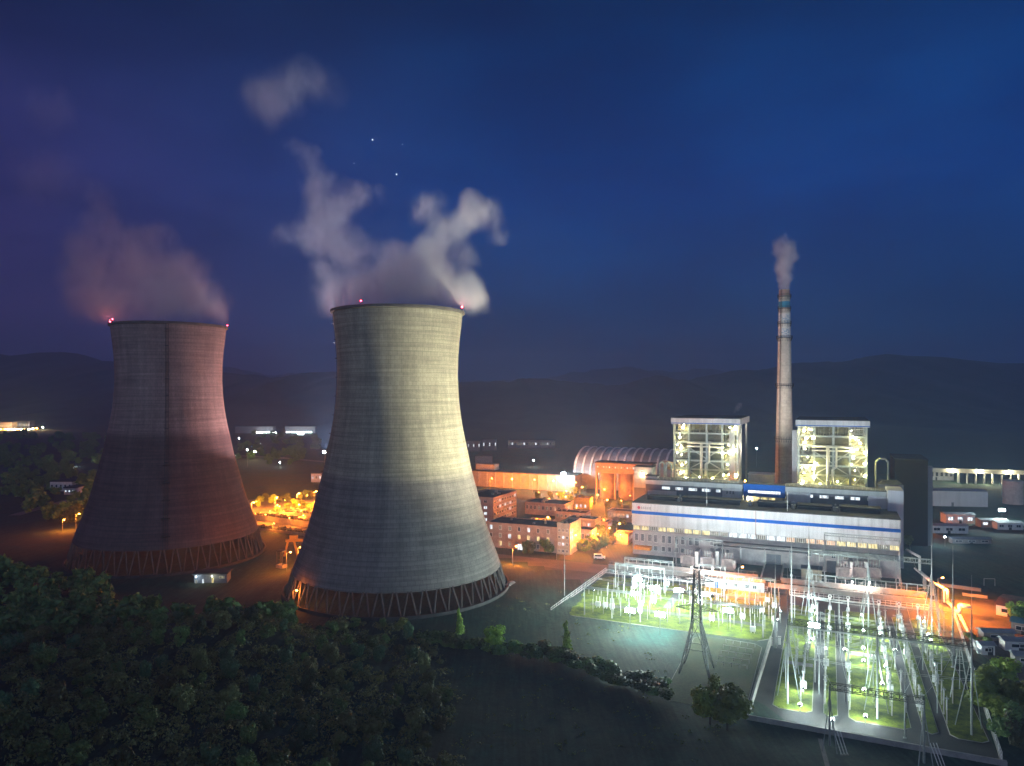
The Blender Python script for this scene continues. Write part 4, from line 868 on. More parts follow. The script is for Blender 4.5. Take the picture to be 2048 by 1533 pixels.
for k, t_ in enumerate((-44, -55, -66, -76)):
    for j in (0, 1): cable(W(5, t_ + j * 1.2, 6.6), W(55, t_ + j * 1.2, 6.6), .8, 'thin wire strung lengthwise over the left switchyard', 'wires over the left switchyard')
t = thing('control_house', 'white single storey control house with a grey ribbed roof', 'house', W(33.9, -37.4))
bx('wall', white_paint, t, 0, 0, 0, 18.3, 3.0, 3.3); bx('roof', M('grey_sheet_roof', (.13, .15, .17), .7, .2, .6), t, -.4, -.5, 3.3, 18.7, 3.2, 3.55)
m = MB()
for k in range(7): m.box(1 + k * 2.7, -.45, 3.55, 1.2 + k * 2.7, 3.1, 3.75)
m.build('roof_rib', white_paint, t); windows(t, [(9.2, 10.2, 1.1, 2.3), (12.6, 13.8, 1.1, 2.3), (14.9, 16.1, 1.1, 2.3), (6, 7.1, 1.1, 2.3)], 'y-', 0, glass_dark, 1); d = bx('door', blue_paint, t, 3.2, -.06, .05, 4.2, -.003, 2.2)

# --- lattice pylon
def pylon():
    g = thing('lattice_pylon', 'dark steel lattice pylon straddling the rough grass by the left switchyard', 'pylon', W(43.2, -110))
    def leg(sx, sy):
        m = MB(); P0 = Vector((sx * 3.5, sy * 3.3, 0)); P1 = Vector((sx * 1.0, sy * 1.0, 12.5)); w = .42; n = 8
        a = [P0 + Vector((0, 0, 0)), P1]; cs = []
        for dx, dy in ((0, 0), (-sx * .7, 0), (0, -sy * .7)): cs.append([P0.lerp(P1, k / n) + Vector((dx, dy, 0)) * (1 - abs(k / n - .45) * 1.4 if 0 < k < n else .2) for k in range(n + 1)])
        for c in cs:
            for p, q in zip(c, c[1:]): m.bar(p, q, .13)
        for k in range(n):
            m.bar(cs[0][k], cs[1][k + 1], .07); m.bar(cs[1][k], cs[2][k + 1], .07); m.bar(cs[2][k], cs[0][k + 1], .07)
        return m
    for sx in (-1, 1):
        for sy in (-1, 1): leg(sx, sy).build('leg', steel, g)
    m = MB()
    for q in ((-1, -1, 1, -1), (1, -1, 1, 1), (1, 1, -1, 1), (-1, 1, -1, -1)):
        for z, f in ((6, 1), (12.5, 0)):
            k = 1 + 1.25 * f; m.bar((q[0] * k, q[1] * k, z), (q[2] * k, q[3] * k, z), .12)
        m.bar((q[0] * 2.25, q[1] * 2.25, 6), (q[2], q[3], 12.5), .1); m.bar((q[2] * 2.25, q[3] * 2.25, 6), (q[0], q[1], 12.5), .1)
    m.build('leg_bracing', steel, g)
    m = MB(); n = 9
    for sx in (-1, 1):
        for sy in (-1, 1): m.bar((sx, sy, 12.5), (sx * .55, sy * .55, 25), .15)
    for k in range(n):
        z0 = 12.5 + 12.5 * k / n; z1 = 12.5 + 12.5 * (k + 1) / n; r0 = 1 - .45 * k / n; r1 = 1 - .45 * (k + 1) / n
        for a, b_ in (((-1, -1), (1, -1)), ((1, -1), (1, 1)), ((1, 1), (-1, 1)), ((-1, 1), (-1, -1))):
            m.bar((a[0] * r0, a[1] * r0, z0), (b_[0] * r1, b_[1] * r1, z1), .08); m.bar((b_[0] * r0, b_[1] * r0, z0), (a[0] * r1, a[1] * r1, z1), .08); m.bar((a[0] * r1, a[1] * r1, z1), (b_[0] * r1, b_[1] * r1, z1), .08)
    m.build('body', steel_dark, g)
    for z, L in ((15.2, 4.8), (18.8, 4.0), (22.4, 3.9)):
        for sg in (-1, 1):
            a = MB()
            for y in (-.7, .7):
                a.bar((sg * .6, y, z), (sg * L, 0, z + .25), .12); a.bar((sg * .6, y, z + 1.2), (sg * L, 0, z + .3), .1)
                for k in range(4): f = k / 4; x = .6 + (L - .6) * f; a.bar((sg * x, y * (1 - f), z + .25 * f), (sg * (x + .7), y * (1 - f - .2), z + 1.2 - .7 * f), .06)
            a.build('cross_arm', steel_dark, g)
            m = MB(); ins(m, sg * L, 0, z - 1.4, z + .2, .16, 6, 7); m.build('insulator_string', porcelain, g)
    g.scale = (1, 1, .93)
    MB().path([(-.55, 0, 25), (-1.4, 0, 25.6)], .08, 4).path([(.55, 0, 25), (1.4, 0, 25.6)], .08, 4).build('earth_peak', steel_dark, g)
pylon()
for sg in (-1, 1):
    for z in (14, 17.6, 21.2): cable(W(43.2 + sg * 4, -110, z), W(46 + sg * 5, -50.3, 7.6), 1.0, 'power cable from a pylon arm to the three bay portal gantry', 'cables from the pylon to the left switchyard')
def trellis():
    for k in range(5):
        a = G(1432 + 5 * k, 1331 - k * 11); b_ = G(1494 + 4 * k, 1340 - k * 11); d = b_ - a; g = thing('wire_trellis', 'long wire on short posts in the rough grass right of the pylon', 'trellis', a, atan2(d.y, d.x), 'wire rows beside the pylon'); L = d.length
        MB().tube((0, 0, 1.0), (L, 0, 1.0), .05, n=5).build('wire', white_paint, g)
        for j in range(5): MB().bar((L * j / 4, 0, 0), (L * j / 4, 0, 1.05), .1).build('post', white_paint, g)
trellis()

# --- floodlights of the two yards
def flood(px, py, label, p, z=3.2, gl=None, col=WHT, rad=.34, mat=steel):
    g = G(px, py, z); t = thing('floodlight', label, 'lamp', (g.x, g.y, .1), A); z -= .1
    MB().tube((0, 0, 0), (0, 0, z - .1), .07).build('post', mat, t); o = MB().box(-.3, -.25, z - .3, .3, -.12, z + .3).bar((0, 0, z - .1), (0, -.2, z), .1).build('housing', steel_dark, t)
    m = MB()
    if rad > .7:
        m.v = []; o.data.materials[0] = steel_dark
        for x, q in ((-1.05, 0), (-.35, .1), (.35, .1), (1.05, 0)):
            for e in (-.34, .38): m.ball((x, .12, z + e + q), .31, 8, .8)
    else: m.ball((0, .12, z), rad, 10)
    m.build('globe', gl or white_glow, o); lamp(o, (0, .12, z + (rad + .05 if rad < .7 else .95)), p, col, rad); return t
big = 8500
def lift(t, px):
    # added spotlights on the floodlights: some aimed up at the cooling tower, others at the hall
    h = t.children[1] if t.children[0].name.startswith('post') else t.children[0]
    up = px in (1260, 1275, 1320, 1357)
    v = (Vector((-36, 225, 0)) if up else W(45, 0)) - t.location; v.z = 0; v = v.normalized(); v.z = 1.05 if up else .3; v.rotate(Matrix.Rotation(-A, 3, 'Z'))
    lamp(h, (0, .12, 6.6), 115000 if up else 8000, (1, .94, .66) if up else (.84, .97, 1), .5, 'SPOT', v, 64 if up else 110, 1.0)
    if px in (1260, 1320):
        v = W(50, 0) - t.location; v.z = 0; v = v.normalized(); v.z = .42; v.rotate(Matrix.Rotation(-A, 3, 'Z')); lamp(h, (0, -.1, 6.6), 62000, (.82, .96, 1), .5, 'SPOT', v, 62, 1.0)
for px, py, lb in ((1275, 1160, 'brightest rear floodlight, at the left of the left switchyard'), (1308, 1177, 'second bright floodlight in the rear row, left switchyard'), (1357, 1182, 'third bright floodlight of the rear row, left of the pylon'), (1412, 1190, 'bright floodlight just right of the pylon shaft'),
                   (1260, 1222, 'bright floodlight at the near grass edge, the left of two'), (1320, 1230, 'bright starry floodlight at the near grass edge, the right of two'), (1455, 1222, 'bright floodlight among posts right of the pylon')): lift(flood(px, py, lb, big, 5.6, None, WHT, .8), px)
for px, py, lb, p in ((1168, 1193, 'small floodlight at the left corner gantry post', 2600), (1187, 1181, 'small floodlight behind the left corner post', 2200), (1561, 1225, 'small lamp at the road edge right of the left switchyard', 700), (1555, 1241, 'small lamp by the rounded grass corner', 700)): flood(px, py, lb, p, 3, None, WHT, .26)
lift(flood(1628, 1252, 'largest floodlight of the right switchyard, near its left gantry', 4000, 5.0, None, WHT, .85), 1628)
for px, py, lb, p in ((1632, 1228, 'small lamp behind the largest floodlight', 1500), (1723, 1232, 'rearmost lamp in the lawn row right of the third column', 1800), (1726, 1263, 'second lamp of the lawn row right of the third column', 2000), (1727, 1297, 'third lamp of the lawn row, under the middle gantry beam', 2400), (1727, 1322, 'fourth lamp of the lawn row, by a yellow lit grass patch', 2400), (1729, 1380, 'fifth lamp of the lawn row, left of the nearest gantry centre', 3000), (1731, 1433, 'nearest lamp of the lawn row, by bright yellow grass', 3200),
                      (1762, 1268, 'lamp on the right half lawn behind the middle gantry', 1600), (1772, 1333, 'lamp right of the centre A-frame feet', 1900), (1765, 1368, 'lamp near the white arch cabinet of the fourth column', 2200), (1849, 1245, 'rear lamp of the sixth column row', 1800), (1857, 1270, 'middle lamp of the sixth column row', 1800), (1862, 1282, 'near lamp of the sixth column row', 1800),
                      (1607, 1375, 'upper lamp of the pair on the left lawn', 2600), (1600, 1410, 'lower brighter lamp of the pair on the left lawn', 3200), (1622, 1279, 'small twin lamp on the first column', 1000), (1790, 1300, 'small lamp between fourth and fifth columns', 1500), (1690, 1300, 'small lamp between second and third columns', 1200), (1665, 1440, 'yellowish lamp low on the narrow strip at the near end', 1400)): flood(px, py, lb, p * .8, 1.6, None, WHT, .36)
# ---------------------------------------------------------------- trees
def leaf_mat(name, a, b_, tr=.25):
    m = bpy.data.materials.new(name); m.use_nodes = True; nt = m.node_tree; b = nt.nodes['Principled BSDF']; b.inputs['Roughness'].default_value = .6
    oi = node(nt, 'ObjectInfo').outputs['Random']; tc = node(nt, 'TexCoord').outputs['Object']
    n = node(nt, 'TexNoise', {0: tc, 'Scale': .9, 'Detail': 3}).outputs[0]
    c = ramp(nt, n, [(.3, a), (.7, b_)]); hv = node(nt, 'HueSaturation', {'Hue': node(nt, 'MapRange', {0: oi, 3: .47, 4: .52}).outputs[0], 'Value': node(nt, 'MapRange', {0: oi, 3: .4, 4: 1.9}).outputs[0], 'Color': c}); nt.links.new(hv.outputs[0], b.inputs['Base Color'])
    return m
leaf = [leaf_mat('leaf_green', (.05, .10, .025), (.12, .18, .045)), leaf_mat('leaf_olive', (.08, .10, .03), (.16, .17, .055)), leaf_mat('leaf_bluegreen', (.035, .09, .04), (.085, .15, .06)), leaf_mat('leaf_lamplit', (.12, .20, .02), (.26, .36, .05))]  # last leaf colours raised to stand for lamplight on the foliage
bark = M('bark', (.07, .055, .04), .9, .3, 2)
def crown_mesh(r, kind, n, size):
    m = MB(); lobes = []
    if kind == 'round': lobes = [(.62 * cos(k * 2.4) * r.uniform(.3, 1), .62 * sin(k * 2.4) * r.uniform(.3, 1), r.uniform(-.6, .65), r.uniform(.2, .56)) for k in range(13)]
    elif kind == 'cone': lobes = [(r.gauss(0, .1), r.gauss(0, .1), -.9 + 1.9 * k / 9, .62 * (1 - k / 10.5)) for k in range(10)]
    else: lobes = [(r.uniform(-.8, .8), r.uniform(-.5, .5), r.uniform(-.3, .25), r.uniform(.3, .5)) for _ in range(8)]
    for k in range(n):
        x, y, z, q = r.choice(lobes); d = Vector((r.gauss(0, 1), r.gauss(0, 1), r.gauss(0, .8))).normalized()
        p = Vector((x, y, z)) + d * q * (r.random() ** .35); nrm = (d + Vector((r.gauss(0, .5), r.gauss(0, .5), r.gauss(.25, .5)))).normalized()
        a = nrm.orthogonal().normalized(); a.rotate(Matrix.Rotation(r.uniform(0, 6.28), 3, nrm)); b_ = nrm.cross(a); w = size * r.uniform(.5, 1.3)
        m.add([p - a * w, p - b_ * w * .55, p + a * w, p + b_ * w * .55], [(0, 1, 2, 3)])
    return m
protos = []
def tree_proto(kind, mat, h, cr, seed, n):
    r = random.Random(seed); t = thing('bush' if kind == 'bush' else 'tree', 'x', 'bush' if kind == 'bush' else 'tree', (0, 0, 0), 0)
    ch = h * (.98 if kind == 'round' else .92 if kind == 'cone' else 1); cz = h - ch / 2 * .92
    m = MB().tube((0, 0, -.6), (r.uniform(-.2, .2), r.uniform(-.2, .2), cz), h * .028, h * .015, n=7)
    for k in range(5): a = r.uniform(0, 6.28); m.tube((0, 0, cz * r.uniform(.6, .95)), (cos(a) * cr * .55, sin(a) * cr * .55, cz + r.uniform(0, ch * .3)), h * .012, h * .005, n=5)
    m.build('trunk', bark, t)
    c = crown_mesh(r, kind, n, .105 if kind != 'bush' else .12); c.v = [(x * cr, y * cr, z * ch * .5 + cz) for x, y, z in c.v]; c.build('crown', mat, t); return t
for k in range(6): protos.append(tree_proto('round', leaf[(0, 1, 2, 0, 1, 3)[k]], (7.5, 6.5, 8.5, 7, 8, 7.5)[k], (3.6, 3.4, 3.3, 3.9, 3.5, 3.8)[k], 40 + k, 3200))
protos.append(tree_proto('cone', leaf[3], 7, 2.2, 60, 2200)); protos.append(tree_proto('bush', leaf[0], 2.6, 2.6, 61, 1300)); protos.append(tree_proto('round', leaf[3], 8, 5.0, 62, 6500))
pused = set()
def tree(k, p, label, group=None, sc=1.0, rz=None, name='tree'):
    rz = RN.uniform(0, 6.28) if rz is None else rz; q = sc; sc = (q * RN.uniform(.82, 1.25), q * RN.uniform(.82, 1.25), q * RN.uniform(.78, 1.3))
    if k in pused: o = dup(protos[k], p, rz, label, None, sc)
    else: o = protos[k]; o.location = p; o.rotation_euler = (0, 0, rz); o.scale = sc; o['label'] = label; pused.add(k)
    if group: o['group'] = group
    elif 'group' in o: del o['group']
    return o
# the wooded knoll in front, down to the near edge of the picture
pts = []; r = random.Random(77); tries = 0
while len(pts) < 292 and tries < 60000:
    tries += 1; y = r.uniform(80, 235); x = r.uniform(-.78 * y - 8, 0)
    if hypot(x + 36, y - 225) < 39 or hypot(x + 132.5, y - 275) < 43: continue
    edge = interp([(60, -4), (90, -7), (122, -11), (150, -14), (172, -21), (183, -27)], y) + 3 * (vnoise(y / 7, 3, 2) - .5)
    if (x > edge or y > 188 if x > -95 else hill_h(x, y) < 1.6): continue
    if any((x - a) ** 2 + (y - b_) ** 2 < 4.6 ** 2 for a, b_ in pts): continue
    pts.append((x, y))
pts.sort(key=lambda p: hypot(*p))
wood = []
for x, y in pts[205:]: wood.append((x, y, hill_h(x, y) - .3, r.uniform(.7, 1.1)))
for x, y in pts[:205]:
    k = r.choice((0, 0, 1, 2, 2, 3, 4)); tree(k, (x, y, hill_h(x, y) - .3), ('leafy green tree on the dark wooded hill', 'olive toned tree on the dark wooded hill', 'bluish green tree on the dark wooded hill')[(0, 1, 2, 0, 1)[k]], 'trees of the wooded hill', r.uniform(.3, .62))
for px, py, k, sc, lb in ((805, 1276, 5, .8, 'bright round tree at the foot of the front tower, by the hill'), (919, 1280, 6, 1.0, 'pointed conical tree alone on the dark field edge'), (990, 1302, 5, .85, 'round olive tree between the conical tree and the bushes'), (1085, 1314, 4, .62, 'small round tree left of the taller pale one'), (1133, 1316, 6, .98, 'taller pale tree at the middle of the field hedge'),
                          (1420, 1450, 8, .95, 'left half of the big leafy trees at the wall corner'), (1455, 1462, 8, .95, 'big leafy tree touching the corner of the boundary wall'), (1432, 1418, 5, .7, 'smaller tree behind the two big leafy corner trees'),
                          (1975, 1400, 8, .8, 'rear tree of the bright clump right of the white fence'), (2010, 1385, 5, 1.0, 'bushy rear tree at the outer side of the bright clump'), (1990, 1440, 8, .85, 'large bright tree in the middle of the right clump'), (2035, 1440, 8, .9, 'large bright tree cut by the right edge of the view'), (2020, 1490, 3, .9, 'darker near tree under the bright clump'), (2045, 1500, 4, .9, 'dark near tree in the lower right corner'), (2000, 1372, 3, .8, 'small tree topping the bright right clump'),
                          (2035, 1245, 5, .95, 'bright tree behind the brown roofed shed'), (2046, 1262, 3, .9, 'dark tree beside the blue shed end'), (1956, 1285, 7, 1.1, 'small bush beside the white pipeline'), (1815, 1095, 1, .9, 'dark tree right of the hall end'), (1835, 1075, 2, 1.0, 'dark tree by the yellow lamp right of the hall'), (1850, 1060, 3, .9, 'dark tree farther right of the hall end')):
    tree(k, G(px, py), lb, None, sc)
for i in range(46):
    px = 838 + i * 10.9 + RN.uniform(-4, 4); py = interp([(830, 1286), (950, 1296), (1080, 1318), (1160, 1334), (1210, 1357), (1260, 1376), (1340, 1402)], px) + RN.uniform(-5, 7)
    tree(7, G(px, py), 'low bush of the straggling hedge across the dark field', 'hedge bushes across the dark field', RN.uniform(.75, 1.45))
for px, py, k in ((1120, 1000, 0), (1140, 1005, 3), (1160, 1010, 1), (1185, 1012, 0), (1215, 1018, 4), (1240, 1015, 2), (1250, 1030, 1), (1176, 1090, 5), (1168, 1086, 0), (1185, 1094, 3), (1200, 1085, 0), (1212, 1080, 5), (1222, 1073, 0), (1225, 1090, 4), (1207, 1096, 2), (1160, 1103, 2), (1172, 1106, 3), (1195, 1104, 3), (1062, 1110, 0), (1052, 1108, 2), (1092, 1108, 3), (1230, 1060, 0), (1245, 1055, 1), (1090, 1010, 0), (1100, 1000, 1), (1150, 990, 0), (1170, 985, 3), (1075, 1000, 5)):
    tree(k, G(px, py), 'street tree among the orange lamps between the offices and the hall', 'street trees between the offices and the hall', RN.uniform(.55, .85))
for px, py, k in ((520, 1008, 5), (530, 1004, 0), (545, 1008, 5), (560, 1006, 3), (575, 1004, 0), (600, 998, 5), (612, 996, 0), (625, 996, 5), (575, 1022, 0), (590, 1020, 5), (605, 1020, 3), (618, 1024, 0), (552, 1028, 3), (515, 1015, 5), (635, 1018, 5)): tree(k, G(px, py), 'orange lit tree of the avenue seen between the two towers', 'avenue trees between the towers', RN.uniform(.5, .75))
for px, py, k in ((95, 1042, 0), (108, 1040, 5), (120, 1046, 3), (132, 1038, 5), (140, 1048, 0), (150, 1040, 5), (160, 1046, 3), (168, 1036, 0)): tree(k, G(px, py), 'orange lit tree left of the brown cooling tower', 'lit trees left of the brown tower', RN.uniform(.8, 1.1))
for i in range(60):
    p = G(r.uniform(0, 210), r.uniform(930, 1035)); wood.append((p.x, p.y, 0, r.uniform(.8, 1.3)))
for i in range(160):
    p = G(r.uniform(-20, 640), r.uniform(870, 930)); wood.append((p.x, p.y, -1, r.uniform(.8, 1.6)))
cm = MB()
# shrubs and saplings between the trees of the knoll, one mass of ground cover
us = MB()
for i in range(1700):
    y = r.uniform(78, 192); x = r.uniform(-.78 * y - 8, 0); edge = interp([(60, -2), (90, -5), (122, -9), (150, -12), (172, -18), (183, -24), (192, -30)], y)
    if x > edge or hypot(x + 36, y - 225) < 37.5: continue
    q = r.uniform(.9, 2.5); z = hill_h(x, y); lob = [(r.gauss(0, .4), r.gauss(0, .4), r.uniform(0, .5)) for _ in range(3)]
    for j in range(75):
        l = r.choice(lob); dv = Vector((r.gauss(0, 1), r.gauss(0, 1), abs(r.gauss(0, 1)))).normalized(); p = Vector((x, y, z)) + (Vector(l) + dv * .6) * q
        nn = (dv + Vector((r.gauss(0, .5), r.gauss(0, .5), r.gauss(.2, .4)))).normalized(); t1 = nn.orthogonal().normalized(); t1.rotate(Matrix.Rotation(r.uniform(0, 6.28), 3, nn)); t2 = nn.cross(t1); w = r.uniform(.14, .36)
        us.add([p - t1 * w, p - t2 * w * .55, p + t1 * w, p + t2 * w * .55], [(0, 1, 2, 3)])
tag(us.build('undergrowth', leaf[1]), kind='stuff')
# rough grass clumps and weeds over the open field
fg = MB()
for i in range(900):
    y = r.uniform(118, 262); x = r.uniform(-30, 62)
    if vnoise(x / 8, y / 8, 12) < .42 or x < interp([(118, -9), (172, -18), (192, -30), (262, 2)], y) or hypot(x + 36, y - 225) < 37: continue
    s_, t_ = (Vector((x - OX, y - OY, 0)) @ U), (Vector((x - OX, y - OY, 0)) @ B)
    if s_ > -3 and t_ > -86 or s_ > 55 or t_ > -36 or (38 < s_ and t_ > -129): continue
    h = r.uniform(.1, .3); z = hill_h(x, y)
    for j in range(5): a_ = r.uniform(0, 6.28); w = r.uniform(.1, .35); p = Vector((x + r.gauss(0, .5), y + r.gauss(0, .5), z)); fg.add([p + Vector((cos(a_) * w, sin(a_) * w, 0)), p - Vector((cos(a_) * w, sin(a_) * w, 0)), p + Vector((r.gauss(0, .15), r.gauss(0, .15), h))], [(0, 1, 2)])
tag(fg.build('field_grass', leaf[1]), kind='stuff')
for x, y, z, q in wood:
    c = crown_mesh(r, 'round', 260, .3); c.v = [(x + a * 3.8 * q, y + b_ * 3.8 * q, z + (4.0 + d * 3.6) * q) for a, b_, d in c.v]; cm.add(c.v, c.f)
tag(cm.build('woodland', leaf[0]), kind='stuff')

# ---------------------------------------------------------------- street lamps
def street_proto():
    t = thing('street_lamp', 'x', 'street lamp'); MB().tube((0, 0, 0), (0, 0, 7.8), .11, .07).build('pole', steel, t)
    MB().tube((0, 0, 7.7), (1.3, 0, 8.2), .06).build('arm', steel, t); h = MB().box(1.0, -.16, 8.1, 1.8, .16, 8.3).build('head', steel, t)
    MB().ball((1.4, 0, 8.02), .34, 8, .7).build('globe', sodium_glow, h); lamp(h, (1.4, 0, 7.6), 13000, SOD, .3); return t
sl0 = street_proto(); sl_used = []
def street(px, py, label, rz=0, z=8.0, sc=1.0):
    p = G(px, py, z * sc); p.z = 0
    if sl_used: o = dup(sl0, p, rz, label, None, sc)
    else: o = sl0; o.location = p; o.rotation_euler = (0, 0, rz); o.scale = (sc,) * 3; o['label'] = label; sl_used.append(1)
    return o
for px, py, lb in ((980, 957, 'leftmost orange street lamp before the long orange lit shed'), (1020, 958, 'second orange street lamp before the long shed'), (1065, 960, 'third orange street lamp before the long shed'), (1103, 962, 'fourth orange street lamp before the long shed'), (1147, 965, 'orange street lamp at the foot of the arched coal shed'),
                   (1110, 988, 'orange street lamp left of the yellow lit hut'), (1130, 982, 'orange street lamp left of the two at the yellow hut'), (1128, 994, 'orange street lamp below the yellow hut row'), (1204, 979, 'orange street lamp in front of the twin silos'), (1209, 1000, 'bright orange street lamp nearer than the silos'), (1193, 990, 'orange street lamp beside the yellow lit hut'),
                   (1233, 1048, 'bright orange lamp at the left end of the white hall'), (1213, 1057, 'orange street lamp among round trees left of the hall'), (1144, 1070, 'orange street lamp at the right end of the office block'), (1191, 1068, 'orange street lamp before the low pink building'), (1025, 1093, 'bright orange lamp on the lawn before the office block'), (1160, 975, 'orange street lamp between shed and silos'), (1160, 1040, 'orange lamp behind the low flat roofed buildings'), (1090, 1035, 'orange lamp between the five storey office and the sheds'),
                   (1477, 1135, 'bright orange lamp left of the dark ramp'), (1876, 1156, 'bright orange lamp at the right end of the orange road'), (1884, 1180, 'second orange lamp beside the white pipes'), (1804, 1022, 'orange lamp behind the right end of the hall'),
                   (503, 1005, 'orange street lamp nearest the brown tower edge'), (550, 995, 'tall orange street lamp in the avenue, second from the brown tower'), (551, 1011, 'low orange street lamp under the second avenue lamp'), (594, 987, 'orange street lamp, third along the avenue'), (628, 983, 'orange street lamp of the avenue next to the pale tower'), (595, 1009, 'low orange lamp in the middle of the avenue'), (629, 1004, 'low orange lamp by the pale tower edge'), (596, 1094, 'orange lamp under the gantry crane'), (573, 1105, 'orange lamp left of the gantry crane legs'), (586, 1180, 'orange lamp hidden behind the legs of the pale tower'),
                   (152, 1028, 'orange lamp among the lit trees left of the brown tower'), (125, 1040, 'low orange lamp at the foot of the left lit trees')):
    o = street(px, py, lb, RN.uniform(-.6, .6), 8, .7 if 'low' in lb else 1)
    f = .1 if px == 586 else .4 if px in (596, 573, 152, 125) else 2.2 if px in (503, 550, 551, 594, 628, 595, 629) else 2.0 if px in (1477, 1876, 1884) else 1
    if f != 1:
        for c in list(o.children_recursive):
            if c.type == 'LIGHT':
                if px > 1300:  # hooded heads near the hall
                    n_ = bpy.data.lights.new('lamp_light', 'SPOT'); n_.energy = 36000; n_.color = SOD; n_.spot_size = radians(160); n_.spot_blend = .35; n_.shadow_soft_size = .3; g = c.parent; m_ = c.location.copy()
                    q = bpy.data.objects.new('lamp_light', n_); COL.objects.link(q); q.parent = g; q.location = m_; bpy.data.objects.remove(c); continue
                c.data = c.data.copy(); c.data.energy *= f
for grp, lb, pp in (('small orange lamps around the low buildings', 'small orange lamp on the lanes around the low buildings', ((1185, 1003), (1172, 1024), (1245, 1002), (1226, 1017), (1150, 1016), (1258, 992), (1118, 1012), (1100, 998), (1205, 1040), (1180, 1050), (1245, 1070), (1060, 1012), (1140, 985), (1228, 975), (1080, 985))),
                    ('small orange lamps of the avenue', 'small orange lamp low on the avenue between the towers', ((514, 1004), (540, 1022), (571, 1001), (612, 991), (610, 1031), (582, 1036), (562, 1013), (530, 1030), (600, 1022), (622, 1046), (545, 1047)))):
    d0 = None
    for px, py in pp:
        o = street(px, py, lb, RN.uniform(0, 6), 8, .55); o['group'] = grp
        for c in o.children_recursive:
            if c.type == 'LIGHT':
                if d0 is None: d0 = c.data.copy(); d0.energy = 4200
                c.data = d0
flood(1127, 948, 'dazzling white floodlight at the end of the long shed', 24000, 12, None, WHT, .9); flood(1275, 966, 'white wall lamp left of the stair tower', 700, 20, None, WHT, .2)
flood(2004, 1021, 'dazzling white floodlight below the round silo at right', 20000, 7, None, WHT, .9); flood(1838, 942, 'white corner lamp of the gallery house at right', 6000, 9, None, WHT, .6)
flood(1890, 1075, 'bluish white lamp on the long low sheds at right', 2500, 4, None, (.6, .8, 1), .4); flood(1822, 1058, 'yellowish lamp on the slope right of the hall', 3000, 5, warm_glow, (1, .9, .35), .3)
p = AT(650, 904, 290); t = thing('added_mast_light', 'white lamp on an added mast at the left edge of the pale tower waist', 'lamp', (p.x, p.y, 0), 0); MB().tube((0, 0, 0), (0, 0, p.z - .8), .45, .22, n=12).build('mast', steel, t); h = MB().tube((0, 0, p.z - .8), (0, 0, p.z - .5), 1.0, n=12).build('lamp_ring', steel, t)  # pole and height added so this lamp can light the left tower
MB().ball((-.3, -.3, p.z), .5, 10).build('globe', white_glow, h); lamp(h, (-.3, -.3, p.z + .6), 5000, WHT, .5); v = Vector((-58, 225, 118)) - Vector((p.x, p.y, p.z)); lamp(h, (.2, -.5, p.z + .7), 150000, (.75, .84, 1), .4, 'SPOT', v, 60, 1); lamp(h, (-.6, 0, p.z + .7), 62000, (1, .60, .62), .5, 'SPOT', (-.95, -.25, .62), 78, .35); flood(510, 904, 'pale orange lamp on the dark plain right of the brown tower', 6000, 8, warm_glow, (1, .7, .4), .8); flood(631, 1016, 'small white lamp beside the pale tower on the avenue', 600, 4, None, WHT, .22)  # both mast spots are added, for the steam and the left tower

# ---------------------------------------------------------------- town buildings
brick = M('pink_render', (.42, .33, .28), .9, .2, .3, detail=6)
def block(name, label, s, t_, L, D, H, wall, wins_f=(), wins_s=(), roof=None, par=.8, cat='building', lit=None, mull=1):
    t = thing(name, label, cat, W(s, t_)); bx('wall', wall, t, 0, 0, 0, L, D, H); bx('roof', roof or roof_dark, t, .3, .3, H + .002, L - .3, D - .3, H + .1)
    m = MB().box(-.05, -.05, H, L + .05, .25, H + par).box(-.05, D - .25, H, L + .05, D + .05, H + par).box(-.05, .25, H, .25, D - .25, H + par).box(L - .25, .25, H, L + .05, D - .25, H + par); m.build('parapet', wall, t)
    rr = random.Random(label); pick = lambda: rr.choice(lit or [glass_dark, glass_dark, glass_dark, glass_dark, lit_dim, lit_white])
    if wins_f: windows(t, wins_f, 'y-', 0, [pick() for _ in wins_f], mull)
    if wins_s: windows(t, wins_s, 'x+', L, [pick() for _ in wins_s], mull)
    m = MB(); 
    for k in range(3): x = rr.uniform(1, max(1.1, L - 2)); y = rr.uniform(.8, max(.9, D - 2)); m.box(x, y, H + .1, x + rr.uniform(.6, 1.6), y + 1, H + rr.uniform(.6, 1.5))
    m.build('roof_unit', concrete_pale, t); return t
def pl(px, Y): d = Vector(((px - 1024) * Y / 1420, Y, 0)) - Vector((OX, OY, 0)); return d.x * U.x + d.y * U.y, d.x * B.x + d.y * B.y
s, t_ = pl(986.5, 330); block('office_block', 'five storey office block with rows of windows on its long lit face', s - 16, t_, 16, 27, 14.0, brick, [(k * 3.4 + 1, k * 3.4 + 2.6, f * 2.8 + .9, f * 2.8 + 2.3) for k in range(4) for f in range(5)], [(k * 2.9 + .8, k * 2.9 + 2.4, f * 2.8 + .8, f * 2.8 + 2.2) for k in range(9) for f in range(5)])
s0, t0 = pl(992, 293); t = block('admin_block', 'long three storey office with a dark roof and scattered lit windows', s0 - 4, t0, 31, 13, 10, brick, [(k * 4.2 + 1.2, k * 4.2 + 2.4, f * 3.2 + 1, f * 3.2 + 2.8) for k in range(7) for f in range(3)], (), None, .3, lit=[glass_dark, glass_dark, lit_white, lit_white, lit_yellow, lit_dim])
bx('entrance', lit_white, t, 14, -.4, .1, 17, -.003, 2.6); bx('canopy', concrete_pale, t, 13.4, -2, 2.7, 17.6, -.003, 3.0)
